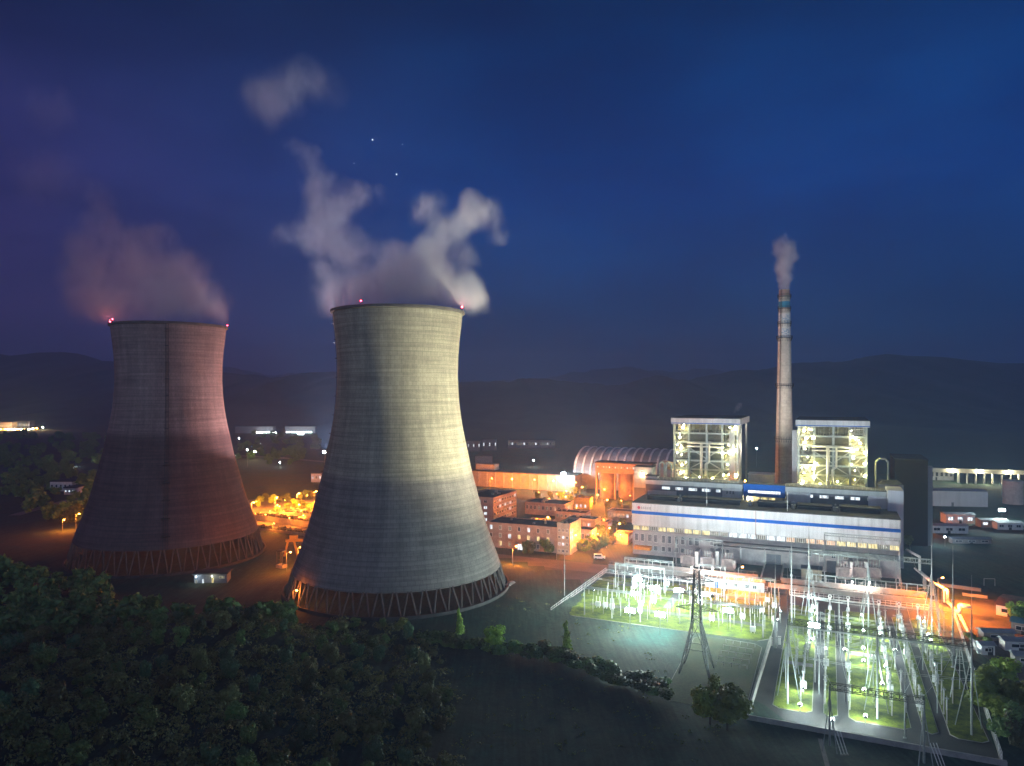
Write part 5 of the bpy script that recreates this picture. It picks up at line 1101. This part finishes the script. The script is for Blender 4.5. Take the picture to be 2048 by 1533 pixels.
block('stair_block', 'pale end block of the long office with small bluish lit windows', s0 + 27.2, t0 - 1, 5.4, 13.4, 11.6, beige, [(k * 1.6 + .5, k * 1.6 + 1.5, f * 2.7 + .8, f * 2.7 + 2) for k in range(3) for f in range(4)], [(2 + k * 3.4, 3.2 + k * 3.4, f * 3.2 + 2, f * 3.2 + 3.6) for k in range(3) for f in range(3)], lit=[glass_dark, lit_white, lit_dim])
for px, Y, L, D, H, lb in ((1046, 318, 11, 12, 5.5, 'low shed with a row of lit windows behind the long office'), (1082, 300, 12, 10, 4.5, 'flat grey roofed low building behind the stair block'), (1135, 318, 13, 8, 7.5, 'stepped pink building with a pale upper room'), (1120, 300, 14, 7, 6.5, 'low pink building behind the round street trees'), (1050, 372, 22, 14, 6, 'orange lit low building behind the five storey office'), (1165, 330, 12, 8, 4, 'small flat hut in the middle of the street trees'), (1110, 352, 16, 8, 4.5, 'low workshop with lit gable left of the hall'), (1215, 352, 14, 8, 5, 'orange lit pump house under the silos'), (1228, 300, 6, 8, 4, 'small pink gatehouse at the left hall corner')):
    s, t_ = pl(px, Y); block('low_building', lb, s, t_, L, D, H, RN.choice((brick, plaster, beige)), [(k * 2.2 + .7, k * 2.2 + 1.9, H * .45, H * .8) for k in range(int(L / 2.3))], [(k * 2.4 + .8, k * 2.4 + 2, H * .4, H * .8) for k in range(int(D / 2.6))], None, .4, lit=[glass_dark, lit_dim, lit_warm, glass_dark, lit_white])
s, t_ = pl(1148, 388); t = block('yellow_hut', 'bright yellow lit hut below the arched coal shed', s, t_, 9, 6, 5.5, M('yellow_wall', (.55, .42, .06), .8), [(k * 2.4 + 1, k * 2.4 + 2.2, 1, 2.6) for k in range(3)], lit=[lit_white])
# long orange shed and the arched coal shed
s, t_ = pl(925, 484); t = thing('long_shed', 'long low shed with a plain wall washed orange by street lamps', 'shed', W(s, t_)); LL = pl(1136, 440)[0] - s
bx('wall', plaster, t, 0, 0, 0, LL, 14, 10); bx('roof', roof_dark, t, -.5, -.6, 10, LL + .5, 14.5, 10.6); m = MB()
for k in range(14): m.box(k * LL / 13 - .3, -.35, 0, k * LL / 13 + .3, -.003, 9.9)
m.build('pilaster', concrete_pale, t); bx('stair_head', plaster, t, 8, 4, 10.6, 22, 12, 14.5)
def coal_shed():
    s, t_ = pl(1146, 470); L = 78; t = thing('coal_shed', 'big arched coal shed with pale ribs over a dark barrel roof', 'shed', W(s, t_)); R_, rise, z0 = 24, 16, 9.5
    arc = lambda k, n, e=0: (R_ - (R_ + e) * cos(pi * k / n), z0 + (rise + e) * sin(pi * k / n)); n = 22; m = MB()
    vs = [(x, *arc(k, n)) for x in (0, L) for k in range(n + 1)]; m.add(vs, [(k, k + 1, n + 2 + k, n + 1 + k) for k in range(n)] + [tuple(range(n, -1, -1)), tuple(range(n + 1, 2 * n + 2))]).build('roof', clad('arch_roofing', (.30, .31, .36), 1.5), t)
    bx('wall', plaster, t, -.1, .05, 0, L + .1, 2 * R_ - .05, z0 + .3)
    for i in range(15):
        x = 1.2 + i * (L - 2.4) / 14; m = MB(); v = []
        for k in range(n + 1):
            for dx in (-.6, .6):
                for e in (.05, .55): y, z = arc(k, n, e); v.append((x + dx, y, z))
        m.add(v, [f for k in range(n) for f in ((4 * k + 1, 4 * k + 3, 4 * k + 7, 4 * k + 5), (4 * k, 4 * k + 1, 4 * k + 5, 4 * k + 4), (4 * k + 3, 4 * k + 2, 4 * k + 6, 4 * k + 7))]).build('roof_rib', M('rib_paint', (.8, .8, .8), .5) if i == 0 else bpy.data.materials['rib_paint'], t)
coal_shed()
s, t_ = pl(1192, 425); t = thing('coal_silos', 'rust orange lit house on two stout silos before the arched shed', 'silo', W(s, t_)); orange_r = M('rusty_render', (.36, .28, .24), .9, .2, .4)
bx('head_house', orange_r, t, 0, -1, 15.5, 34, 10, 21.5); bx('roof', roof_dark, t, -.4, -1.4, 21.5, 34.4, 10.4, 22); windows(t, [(1 + k * 1.8, 1.8 + k * 1.8, 18.6, 19.6) for k in range(18)], 'y-', -1, [lit_white, glass_dark, lit_white, lit_warm], 0)
for x in (6, 17.5, 28.5): MB().tube((x, 4.5, 0), (x, 4.5, 15.5), 4.8, n=28).build('silo', orange_r, t, True)
for x in (.4, 11.8, 23, 33.2): bx('pier', orange_r, t, x - .4, -.8, 0, x + .4, 1, 15.5)
t = thing('conveyor', 'slanting red roofed conveyor behind the stair tower', 'conveyor', W(2, 44)); MB().add([(0, 0, 33), (3, 0, 33), (18, 8, 27), (15, 8, 27), (0, 0, 30), (3, 0, 30), (18, 8, 24), (15, 8, 24)], [(0, 1, 2, 3), (4, 7, 6, 5), (0, 4, 5, 1), (1, 5, 6, 2), (2, 6, 7, 3), (3, 7, 4, 0)]).build('gallery', orange_r, t)
for x, y, z in ((1.5, .4, 30), (9, 4, 27), (16, 7.6, 24.5)): MB().bar((x, y, 0), (x, y, z), .6).build('trestle', steel, t)
t = thing('dust_collector', 'pair of looped pale ducts on the roof left of the left boiler', 'duct', W(3.5, 33))
for x in (0, 3): MB().path([(x, 0, 0), (x, 0, 32.5), (x + .7, 0, 33.4), (x + 1.5, 0, 33.4), (x + 2.2, 0, 32.5), (x + 2.2, 0, 0)], .35, 8).build('duct', M('duct_paint', (.4, .5, .48), .5) if x == 0 else bpy.data.materials['duct_paint'], t, True)
t = thing('white_van', 'small white van parked on the dark yard left of the hall', 'van', W(*loc(1199, 1119)), A + .3)
MB().box(-2.2, -.9, .5, 2.2, .9, 1.2).add([(-2.2, -.88, 1.2), (1.3, -.88, 1.2), (1.3, .88, 1.2), (-2.2, .88, 1.2), (-2.1, -.8, 2.0), (.8, -.8, 2.0), (.8, .8, 2.0), (-2.1, .8, 2.0)], [(0, 1, 5, 4), (1, 2, 6, 5), (2, 3, 7, 6), (3, 0, 4, 7), (4, 5, 6, 7)]).build('body', white_paint, t)
for x in (-1.4, 1.4):
    for y in (-.85, .85): MB().tube((x, y - .1, .35), (x, y + .1, .35), .36, n=12).build('wheel', steel_dark, t)
bx('windscreen', glass_dark, t, -1.8, -.93, 1.3, .7, -.885, 1.85)
# bay lines painted on the open ground right of the pale tower, and the duct mouth beside it
line_p = M('road_line_paint', (.55, .55, .52), .8)
for y0 in (1137, 1144, 1151, 1158, 1165, 1171, 1178, 1186):
    a = G(1050 if y0 > 1140 else 1042, y0); b_ = G(1087, y0 + 5); d = (b_ - a); n_ = Vector((-d.y, d.x, 0)).normalized() * .17
    o = MB().poly([((a - n_).x, (a - n_).y), ((b_ - n_).x, (b_ - n_).y), ((b_ + n_).x, (b_ + n_).y), ((a + n_).x, (a + n_).y)], -.1, .028).build('road_line', line_p); o['kind'] = 'structure'
sheet('yard_apron', sheet_mat('dusty_apron', (.07, .07, .068), (.12, .115, .105), .08, 3), R4(-72, -62, -4, -35.2), -.2, .012)
p = G(1017, 1190); t = thing('duct_mouth', 'pale round duct mouth standing beside the base of the pale tower', 'duct', p, radians(-20)); MB().tube((0, -1, 1.9), (0, 3.5, 1.9), 1.7, n=24).build('pipe', concrete_pale, t); MB().ring((0, -1, 1.9), 1.6, .2, 28, 6, 'x').build('collar', white_paint, t); bx('cradle', concrete, t, -1.2, 0, 0, 1.2, 2.5, .5)

# ---------------------------------------------------------------- between and around the towers
t = thing('gantry_crane', 'orange lit gantry crane on splayed legs between the two towers', 'crane', G(582, 1117), radians(14)); yel = M('crane_paint', (.5, .3, .06), .6)
for x, y in ((-2, 0), (2, 0), (14, 0), (18, 0)): MB().bar((x * 1.35 if x < 8 else x, y, 0), (x * .55 if x < 8 else x - .5, y, 6.6), .75).build('leg', yel, t)
MB().box(-2, -.6, 6.4, 20, .6, 7.4).build('beam', yel, t); MB().box(-.5, -1, 7.4, 2.5, 1, 8.9).build('trolley', yel, t); bx('ground_beam', yel, t, -4, -.4, 0, 3.5, .4, .5)
t = thing('lift_frame', 'dark open steel frame on a block in front of the crane', 'frame', G(563, 1138)); bx('base', concrete, t, -1.6, -1.2, 0, 1.6, 1.2, 1.6)
for x in (-1.3, 1.3):
    for y in (-1, 1): MB().bar((x, y, 1.6), (x, y, 6.4), .25).build('post', steel_dark, t)
MB().box(-1.5, -1.2, 6.4, 1.5, 1.2, 6.8).box(-1.4, -1.1, 3.4, 1.4, -1.0, 3.6).box(-1.4, -1.1, 5.0, 1.4, -1.0, 5.2).build('crosspiece', steel_dark, t)
for k, (pa, pb, h, w_, lb) in enumerate((((508, 1040), (628, 1056), 2.6, 5, 'long raised water channel with a row of dark machines, between the towers'), ((512, 1062), (628, 1075), 1.4, 6, 'low pale sludge basin nearer than the long channel'), ((560, 1030), (640, 1036), 1.6, 5, 'far filter basin with dark machines behind the channel'))):
    a = G(*pa); b_ = G(*pb); d = b_ - a; L = d.length; t = thing('water_channel', lb, 'basin', a, atan2(d.y, d.x)); bx('wall', plaster, t, 0, 0, -.2, L, .4, h); bx('wall', plaster, t, 0, w_, -.2, L, w_ + .4, h); bx('floor', water, t, 0, .4, -.2, L, w_, h - .5)
    m = MB(); rr = random.Random(k)
    for j in range(int(L / 1.6)): x = j * 1.6 + rr.uniform(0, .5); m.box(x, w_ * .2, h - .5, x + .8, w_ * .8, h + rr.uniform(.3, 1.2))
    m.build('machine_row', steel_dark, t); m = MB()
    for j in range(int(L / 2)): m.bar((j * 2, .2, h), (j * 2, .2, h + 1), .06)
    m.bar((0, .2, h + 1), (L, .2, h + 1), .06); m.build('railing', steel, t)
o = MB().poly([(p.x, p.y) for p in (G(500, 1062), G(640, 1075), G(640, 1000), G(480, 1000))], -.2, .03).build('yard_paving', paving); o['kind'] = 'structure'
o = MB().poly([(p.x, p.y) for p in (G(545, 1195), G(600, 1165), G(622, 1105), G(520, 1100), G(470, 1150))], -.2, .022).build('yard_paving', sheet_mat('sandy_ground', (.15, .125, .085), (.24, .2, .14), .12, 2)); o['kind'] = 'structure'
t = thing('pump_house', 'small dark roofed pump house with lit doorways below the brown tower', 'hut', AT(388, 1165, 236).xy.to_3d(), radians(8)); gz = hill_h(t.location.x + 5, 236); t.location.z = gz - .3
bx('wall', M('blue_render', (.22, .25, .33), .9), t, 0, 0, 0, 10.5, 5, 3.4); bx('roof', roof_dark, t, -.5, -.8, 3.4, 11, 5.5, 3.8); windows(t, [(.4, 1, .4, 1.6), (2.6, 3.2, .3, 1.8), (5.6, 6.3, .4, 2.2), (8, 9.8, 1.7, 2.6)], 'y-', 0, [lit_dim, lit_white, lit_yellow, lit_dim], 0)
o = MB().ball((1, -1.2, 2.9), .14).build('lamp_globe', white_glow, t); lamp(o, (1, -1.6, 2.8), 30, (.7, 1, .9)); o = MB().ball((6, -1.2, 2.9), .14).build('lamp_globe', warm_glow, t); lamp(o, (6, -1.6, 2.8), 40, WARM)

# ---------------------------------------------------------------- right of the plant
def shed(label, px, Y, L, D, H, wall, roof, rz=None, ridge=1.2, wins=0, litm=None):
    p = Vector(((px - 1024) * Y / 1420, Y, 0)); t = thing('shed', label, 'shed', p, A if rz is None else rz); bx('wall', wall, t, 0, 0, 0, L, D, H)
    MB().add([(-.4, -.4, H), (L + .4, -.4, H), (L + .4, D + .4, H), (-.4, D + .4, H), (-.4, D / 2, H + ridge), (L + .4, D / 2, H + ridge)], [(0, 1, 5, 4), (2, 3, 4, 5), (1, 2, 5), (3, 0, 4), (3, 2, 1, 0)]).build('roof', roof, t)
    if wins: windows(t, [(L * (k + .2) / wins, L * (k + .75) / wins, H * .35, H * .75) for k in range(wins)], 'y-', 0, litm or glass_dark, 1)
    d = bx('door', steel_dark, t, L * .45, -.06, .02, L * .45 + 1.2, -.003, min(2.2, H * .8)); return t
red_roof = M('brown_roof', (.16, .09, .07), .8, .3, .6); blue_roof = M('blue_sheet_roof', (.03, .2, .34), .6); grey_roof = M('pale_sheet_roof', (.28, .3, .33), .7)
shed('long pale warehouse with a flat dark band behind the plant at right', 1844, 398, 34, 12, 8.5, clad('ware_clad', (.34, .35, .40), 1.5), grey_roof, A * .35, .8, 0)
shed('white gallery house with narrow dark windows at the start of the conveyor', 1841, 512, 22, 10, 8, white_paint, roof_dark, A * .4, .6, 7)
p = AT(1840, 945, 500); t = thing('conveyor_gallery', 'long raised conveyor gallery on trestles lit from below, at right', 'conveyor', (p.x, p.y, 0), radians(-16)); MB().box(0, 0, 7.2, 95, 3.5, 10).build('gallery', clad('gallery_clad', (.35, .33, .28), 1.5), t); bx('roof', roof_dark, t, -.3, -.3, 10, 95.3, 3.8, 10.4)
for k in range(14): MB().box(24 + k * 5.2, .4, 0, 24.7 + k * 5.2, 3, 7.2).build('trestle', concrete_pale, t)
for k in range(5):
    x = 20 + k * 17; o = MB().bar((x, 0, 9.3), (x, -.8, 9.6), .1).build('lamp_bracket', steel, t); MB().ball((x, -1, 9.4), .5, 8).build('lamp_globe', warm_glow, o); lamp(o, (x, -1.8, 9), 3500, (1, .93, .6)); lamp(o, (x + 4, 1.6, 6.6), 2500, (1, .9, .5))
p = Vector(((2026 - 1024) * 405 / 1420, 405, 0)); t = thing('round_silo', 'pinkish round concrete silo at the right edge, behind the white floodlight', 'silo', p); MB().lathe([(5, 0), (5, 13), (4.8, 13.2), (.2, 13.8)], 32).build('shell', M('silo_pink', (.42, .34, .33), .9), t); MB().ring((0, 0, 13.3), 5, .12, 28, 5).build('railing', steel, t)
for lb, px, Y, L, D, H, w_, rf, rz in (('long low shed under the bluish lamp, with a white gable', 1862, 322, 16, 6, 3.4, white_paint, grey_roof, -.1), ('white lit shed end behind the bluish lamp', 1892, 345, 13, 6, 4.5, white_paint, grey_roof, -.15), ('grey row shed farther right, with small lit end', 1962, 335, 12, 5, 3.5, plaster, grey_roof, -.1), ('white ended shed at the end of the row', 1995, 330, 11, 5, 3.2, white_paint, grey_roof, -.12), ('open market shed with pale roof on the dark right field', 1905, 300, 16, 3, 2.0, plaster, grey_roof, -.05),
                                       ('brown roofed long shed with a white wall edge at right', 1992, 205, 6, 14, 3, white_paint, red_roof, -.75), ('blue roofed shed end next to the brown roof', 2022, 190, 5, 6, 3, plaster, blue_roof, -.75), ('grey flat shed beside the white pipeline', 1968, 184, 7.5, 3, 2.2, plaster, grey_roof, -.1), ('small white hut with a blue door near the pipeline', 1964, 174, 3, 2.5, 2.4, white_paint, grey_roof, -.1), ('pale container shed at the right edge', 2010, 177, 7, 3, 2.4, white_paint, grey_roof, -.15), ('small grey hut lowest at the right edge', 2030, 168, 5, 3, 2.2, plaster, grey_roof, -.3)): shed(lb, px, Y, L, D, H, w_, rf, rz, .7, 3 if L > 10 else 1, lit_white if 'lit' in lb else None)
t = thing('steam_pipeline', 'white pipeline with an upright loop beside the right switchyard', 'pipeline', W(105, -72)); m = MB().path([(-.4, 0, .8), (.2, 31.5, .8), (.2, 31.5, 3.4), (2.6, 31.5, 3.4), (2.6, 33, 3.4), (.2, 33, 3.4), (.2, 33, .8), (-1, 45, .8), (-1, 45, 4.2), (-3.5, 52, 4.2), (-6, 68, 4.2), (-6, 68, 9), (-9, 78, 9)], .42, 8); m.build('pipe', white_paint, t, True)
MB().path([(-2, 44, .8), (-2, 44, 5), (-5, 52, 5), (-7.5, 68, 5)], .3, 8).build('pipe', white_paint, t, True)
for y, x in ((4, -.3), (12, -.15), (20, 0), (28, .1), (40, -.5), (54, -4), (62, -5.2)): bx('pipe_support', concrete_pale, t, x - .5, y - .2, 0, x + .5, y + .2, .45 if y < 44 else 3.8)
t = thing('frame_gate', 'pale square hoop standing on the dark ground at right', 'frame', G(1968, 1172), -.1); MB().path([(0, 0, 0), (0, 0, 2.4), (3.4, 0, 2.4), (3.4, 0, 0)], .12).build('frame', concrete_pale, t)
for pa, pb, h, lb in (((1868, 1172), (1962, 1184), 1.0, 'low pink wall along the right end of the orange road'), ((1925, 1192), (1975, 1198), .8, 'short white wall beyond the pipeline loop')):
    a = G(*pa); b_ = G(*pb); d = b_ - a; w_ = thing('low_wall', lb, 'wall', a, atan2(d.y, d.x)); bx('panel', plaster, w_, 0, 0, 0, d.length, .4, h); bx('coping', concrete_pale, w_, -.1, -.1, h, d.length + .1, .5, h + .1)
o = MB().poly([(p.x, p.y) for p in (G(1935, 1290), G(2048, 1370), G(2300, 1370), G(2200, 1200), G(1900, 1200))], -.2, .012).build('yard_ground', sheet_mat('rubble_ground', (.05, .045, .045), (.12, .1, .09), .2, 2)); o['kind'] = 'structure'
for k, (px, py) in enumerate(((1655, 1480), (1850, 1505))):
    p = G(px + 28, py + 30)
    for j in range(3):
        d = thing('leaning_strut', 'white slanting strut in front of the near boundary wall', 'strut', p + Vector((j * .55, 0, 0)), A, 'slanting struts before the near wall'); MB().tube((0, 0, 0), (-1.2, 1.2, 3.4), .08).build('strut', white_paint, d); bx('foot', concrete, d, -.2, -.2, 0, .2, .2, .15)

for pts_, wd in (([(1395, 1325), (1340, 1400), (1290, 1480), (1262, 1533)], 1.0), ([(1378, 1325), (1310, 1400), (1255, 1480), (1225, 1533)], .9), ([(1130, 1120), (1155, 1085), (1215, 1060), (1290, 1030)], 5), ([(1640, 1478), (1655, 1533), (1665, 1580)], .8)):
    w_ = [G(*p) for p in pts_]; m = MB()
    for a, b_ in zip(w_, w_[1:]):
        d = (b_ - a).normalized(); nn = Vector((-d.y, d.x, 0)) * wd / 2; m.poly([((a - nn).x, (a - nn).y), ((b_ - nn).x, (b_ - nn).y), ((b_ + nn).x, (b_ + nn).y), ((a + nn).x, (a + nn).y)], -.2, .034)
    o = m.build('path', paving if wd < 3 else asphalt); o['kind'] = 'structure'
# ---------------------------------------------------------------- far things
def far(label, px, py, wpx, hm, Y, mat, lit=0, litm=None, rz=0, name='far_building'):
    p = Vector(((px - 1024) * Y / 1420, Y, 0)); L = wpx * Y / 1420; t = thing(name, label, 'building', p, rz); bx('wall', mat, t, 0, 0, 0, L, 12, hm); bx('roof', roof_dark, t, -.4, -.4, hm, L + .4, 12.4, hm + .6)
    if lit: windows(t, [(L * (k + .25) / lit, L * (k + .7) / lit, hm * .4, hm * .7) for k in range(lit)], 'y-', 0, litm or lit_dim, 0)
    return t
pale = M('far_render', (.22, .21, .24), .9)
far('far pale block at the right edge of the pale tower', 928, 903, 32, 11, 750, pale, 9, [glass_dark, glass_dark, lit_white]); far('far pale block with one lit stair window', 962, 900, 31, 12, 760, pale, 8, [glass_dark, lit_white, glass_dark]); far('far long low block with a lit strip, above the orange shed', 1016, 896, 94, 9, 790, pale, 16, [lit_dim, lit_white, glass_dark, lit_dim]); far('far pinkish shed on the plain above the orange shed', 950, 928, 34, 7, 620, pale, 0)
far('orange lit far building at the left edge', -20, 865, 44, 12, 1150, brick, 10, [lit_warm, lit_yellow]); far('pale far building among the left town lights', 28, 862, 32, 13, 1170, pale, 7, [lit_white, lit_yellow]); far('white long roofed building on the left plain', 100, 985, 44, 6, 455, white_paint, 5, [glass_dark]); far('small white lit house below the long roofed one', 128, 992, 22, 4, 440, white_paint, 3, [lit_white]); far('low house beside the road at the brown tower', 160, 986, 26, 3.5, 470, white_paint, 3, [lit_dim])
far('whitish lit building at the pale tower edge on the plain', 622, 966, 36, 6, 500, white_paint, 5, [lit_white, lit_dim]); far('long dark factory with a row of white lamps, left one', 470, 872, 76, 10, 1060, pale, 0); far('long dark factory with a row of white lamps, right one', 570, 872, 60, 10, 1060, pale, 0)
def far_lamp(px, py, Y, label, group, gl, p=0, col=WHT, rr=.5):
    q = AT(px, py, Y); t = thing('far_lamp', label, 'lamp', (q.x, q.y, 0), 0, group); z = max(1.5, q.z); MB().tube((0, 0, 0), (0, 0, z), .12, n=5).build('pole', steel, t); o = MB().ball((0, -.3, z), rr, 8).build('globe', gl, t)
    if p: lamp(o, (0, -1.6, z + .2), p, col, .4)
for k in range(10): far_lamp(510 + k * 4.6, 865 + (k % 2) * .3, 1052, 'white lamp in the left row on the far factory', 'white lamps of the left far row', white_glow, 150 if k % 3 == 0 else 0)
for k in range(11): far_lamp(574 + k * 4.8, 864.6, 1052, 'white lamp in the right row on the far factory', 'white lamps of the right far row', white_glow, 150 if k % 3 == 0 else 0)
for px, py in ((546, 869), (597, 869), (603, 868), (600, 872), (606, 870)): far_lamp(px, py, 1020, 'bluish white lamp below the far lamp rows', 'lamps below the far rows', white_glow, 800)
for px, py, c in ((2, 861, 0), (10, 860, 0), (17, 862, 1), (24, 860, 1), (30, 862, 1), (37, 861, 0), (43, 863, 1), (50, 861, 0), (58, 860, 1), (66, 858, 1), (74, 857, 0), (86, 855, 1)): far_lamp(px, py, 1140, 'tiny town lamp in the glowing cluster at the far left', 'town lamps at the far left', sodium_glow if c == 0 else warm_glow, 9000, SOD if c == 0 else WARM, 1.1)
for px, py, lb in ((495, 900, 'dim lamp on the dark plain by the brown tower'), (478, 877, 'small white lamp on the plain right of the brown tower'), (560, 925, 'small white lamp low on the plain between the towers'), (145, 992, 'small white lamp on the left roadside houses'), (1067, 921, 'small bluish lamp on the plain above the orange shed'), (1513, 897, 'small lamp on the dark plain between the boilers')): far_lamp(px, py, 600 if py > 885 else 800, lb, None, white_glow, 900, WHT, .5)
t = thing('tiny_steam', 'tiny puff of steam above the left boiler house roof', 'steam', (0, 0, 0)); bpy.data.objects.remove(t)
plume('tiny puff of steam above the left boiler house roof', [bl(1478, 812, 330, 9, .8), bl(1474, 818, 330, 7, .8), bl(1468, 824, 330, 5, .6), bl(1482, 808, 330, 5, .6)], .2, 4, .3, 2, .33, step=.5)
for pts_, wd in ((((0, 1040), (60, 1022), (140, 1000), (230, 985)), 6), (((480, 912), (560, 916), (660, 925)), 7)):
    w_ = [G(*p) for p in pts_]; m = MB()
    for a, b_ in zip(w_, w_[1:]):
        d = (b_ - a).normalized(); nn = Vector((-d.y, d.x, 0)) * wd / 2; m.poly([((a - nn).x, (a - nn).y), ((b_ - nn).x, (b_ - nn).y), ((b_ + nn).x, (b_ + nn).y), ((a + nn).x, (a + nn).y)], -.2, .02)
    o = m.build('road', paving); o['kind'] = 'structure'
for o in list(bpy.data.objects):
    if o.get('label') == 'x': 
        for c in list(o.children):
            for g in list(c.children): bpy.data.objects.remove(g)
            bpy.data.objects.remove(c)
        bpy.data.objects.remove(o)
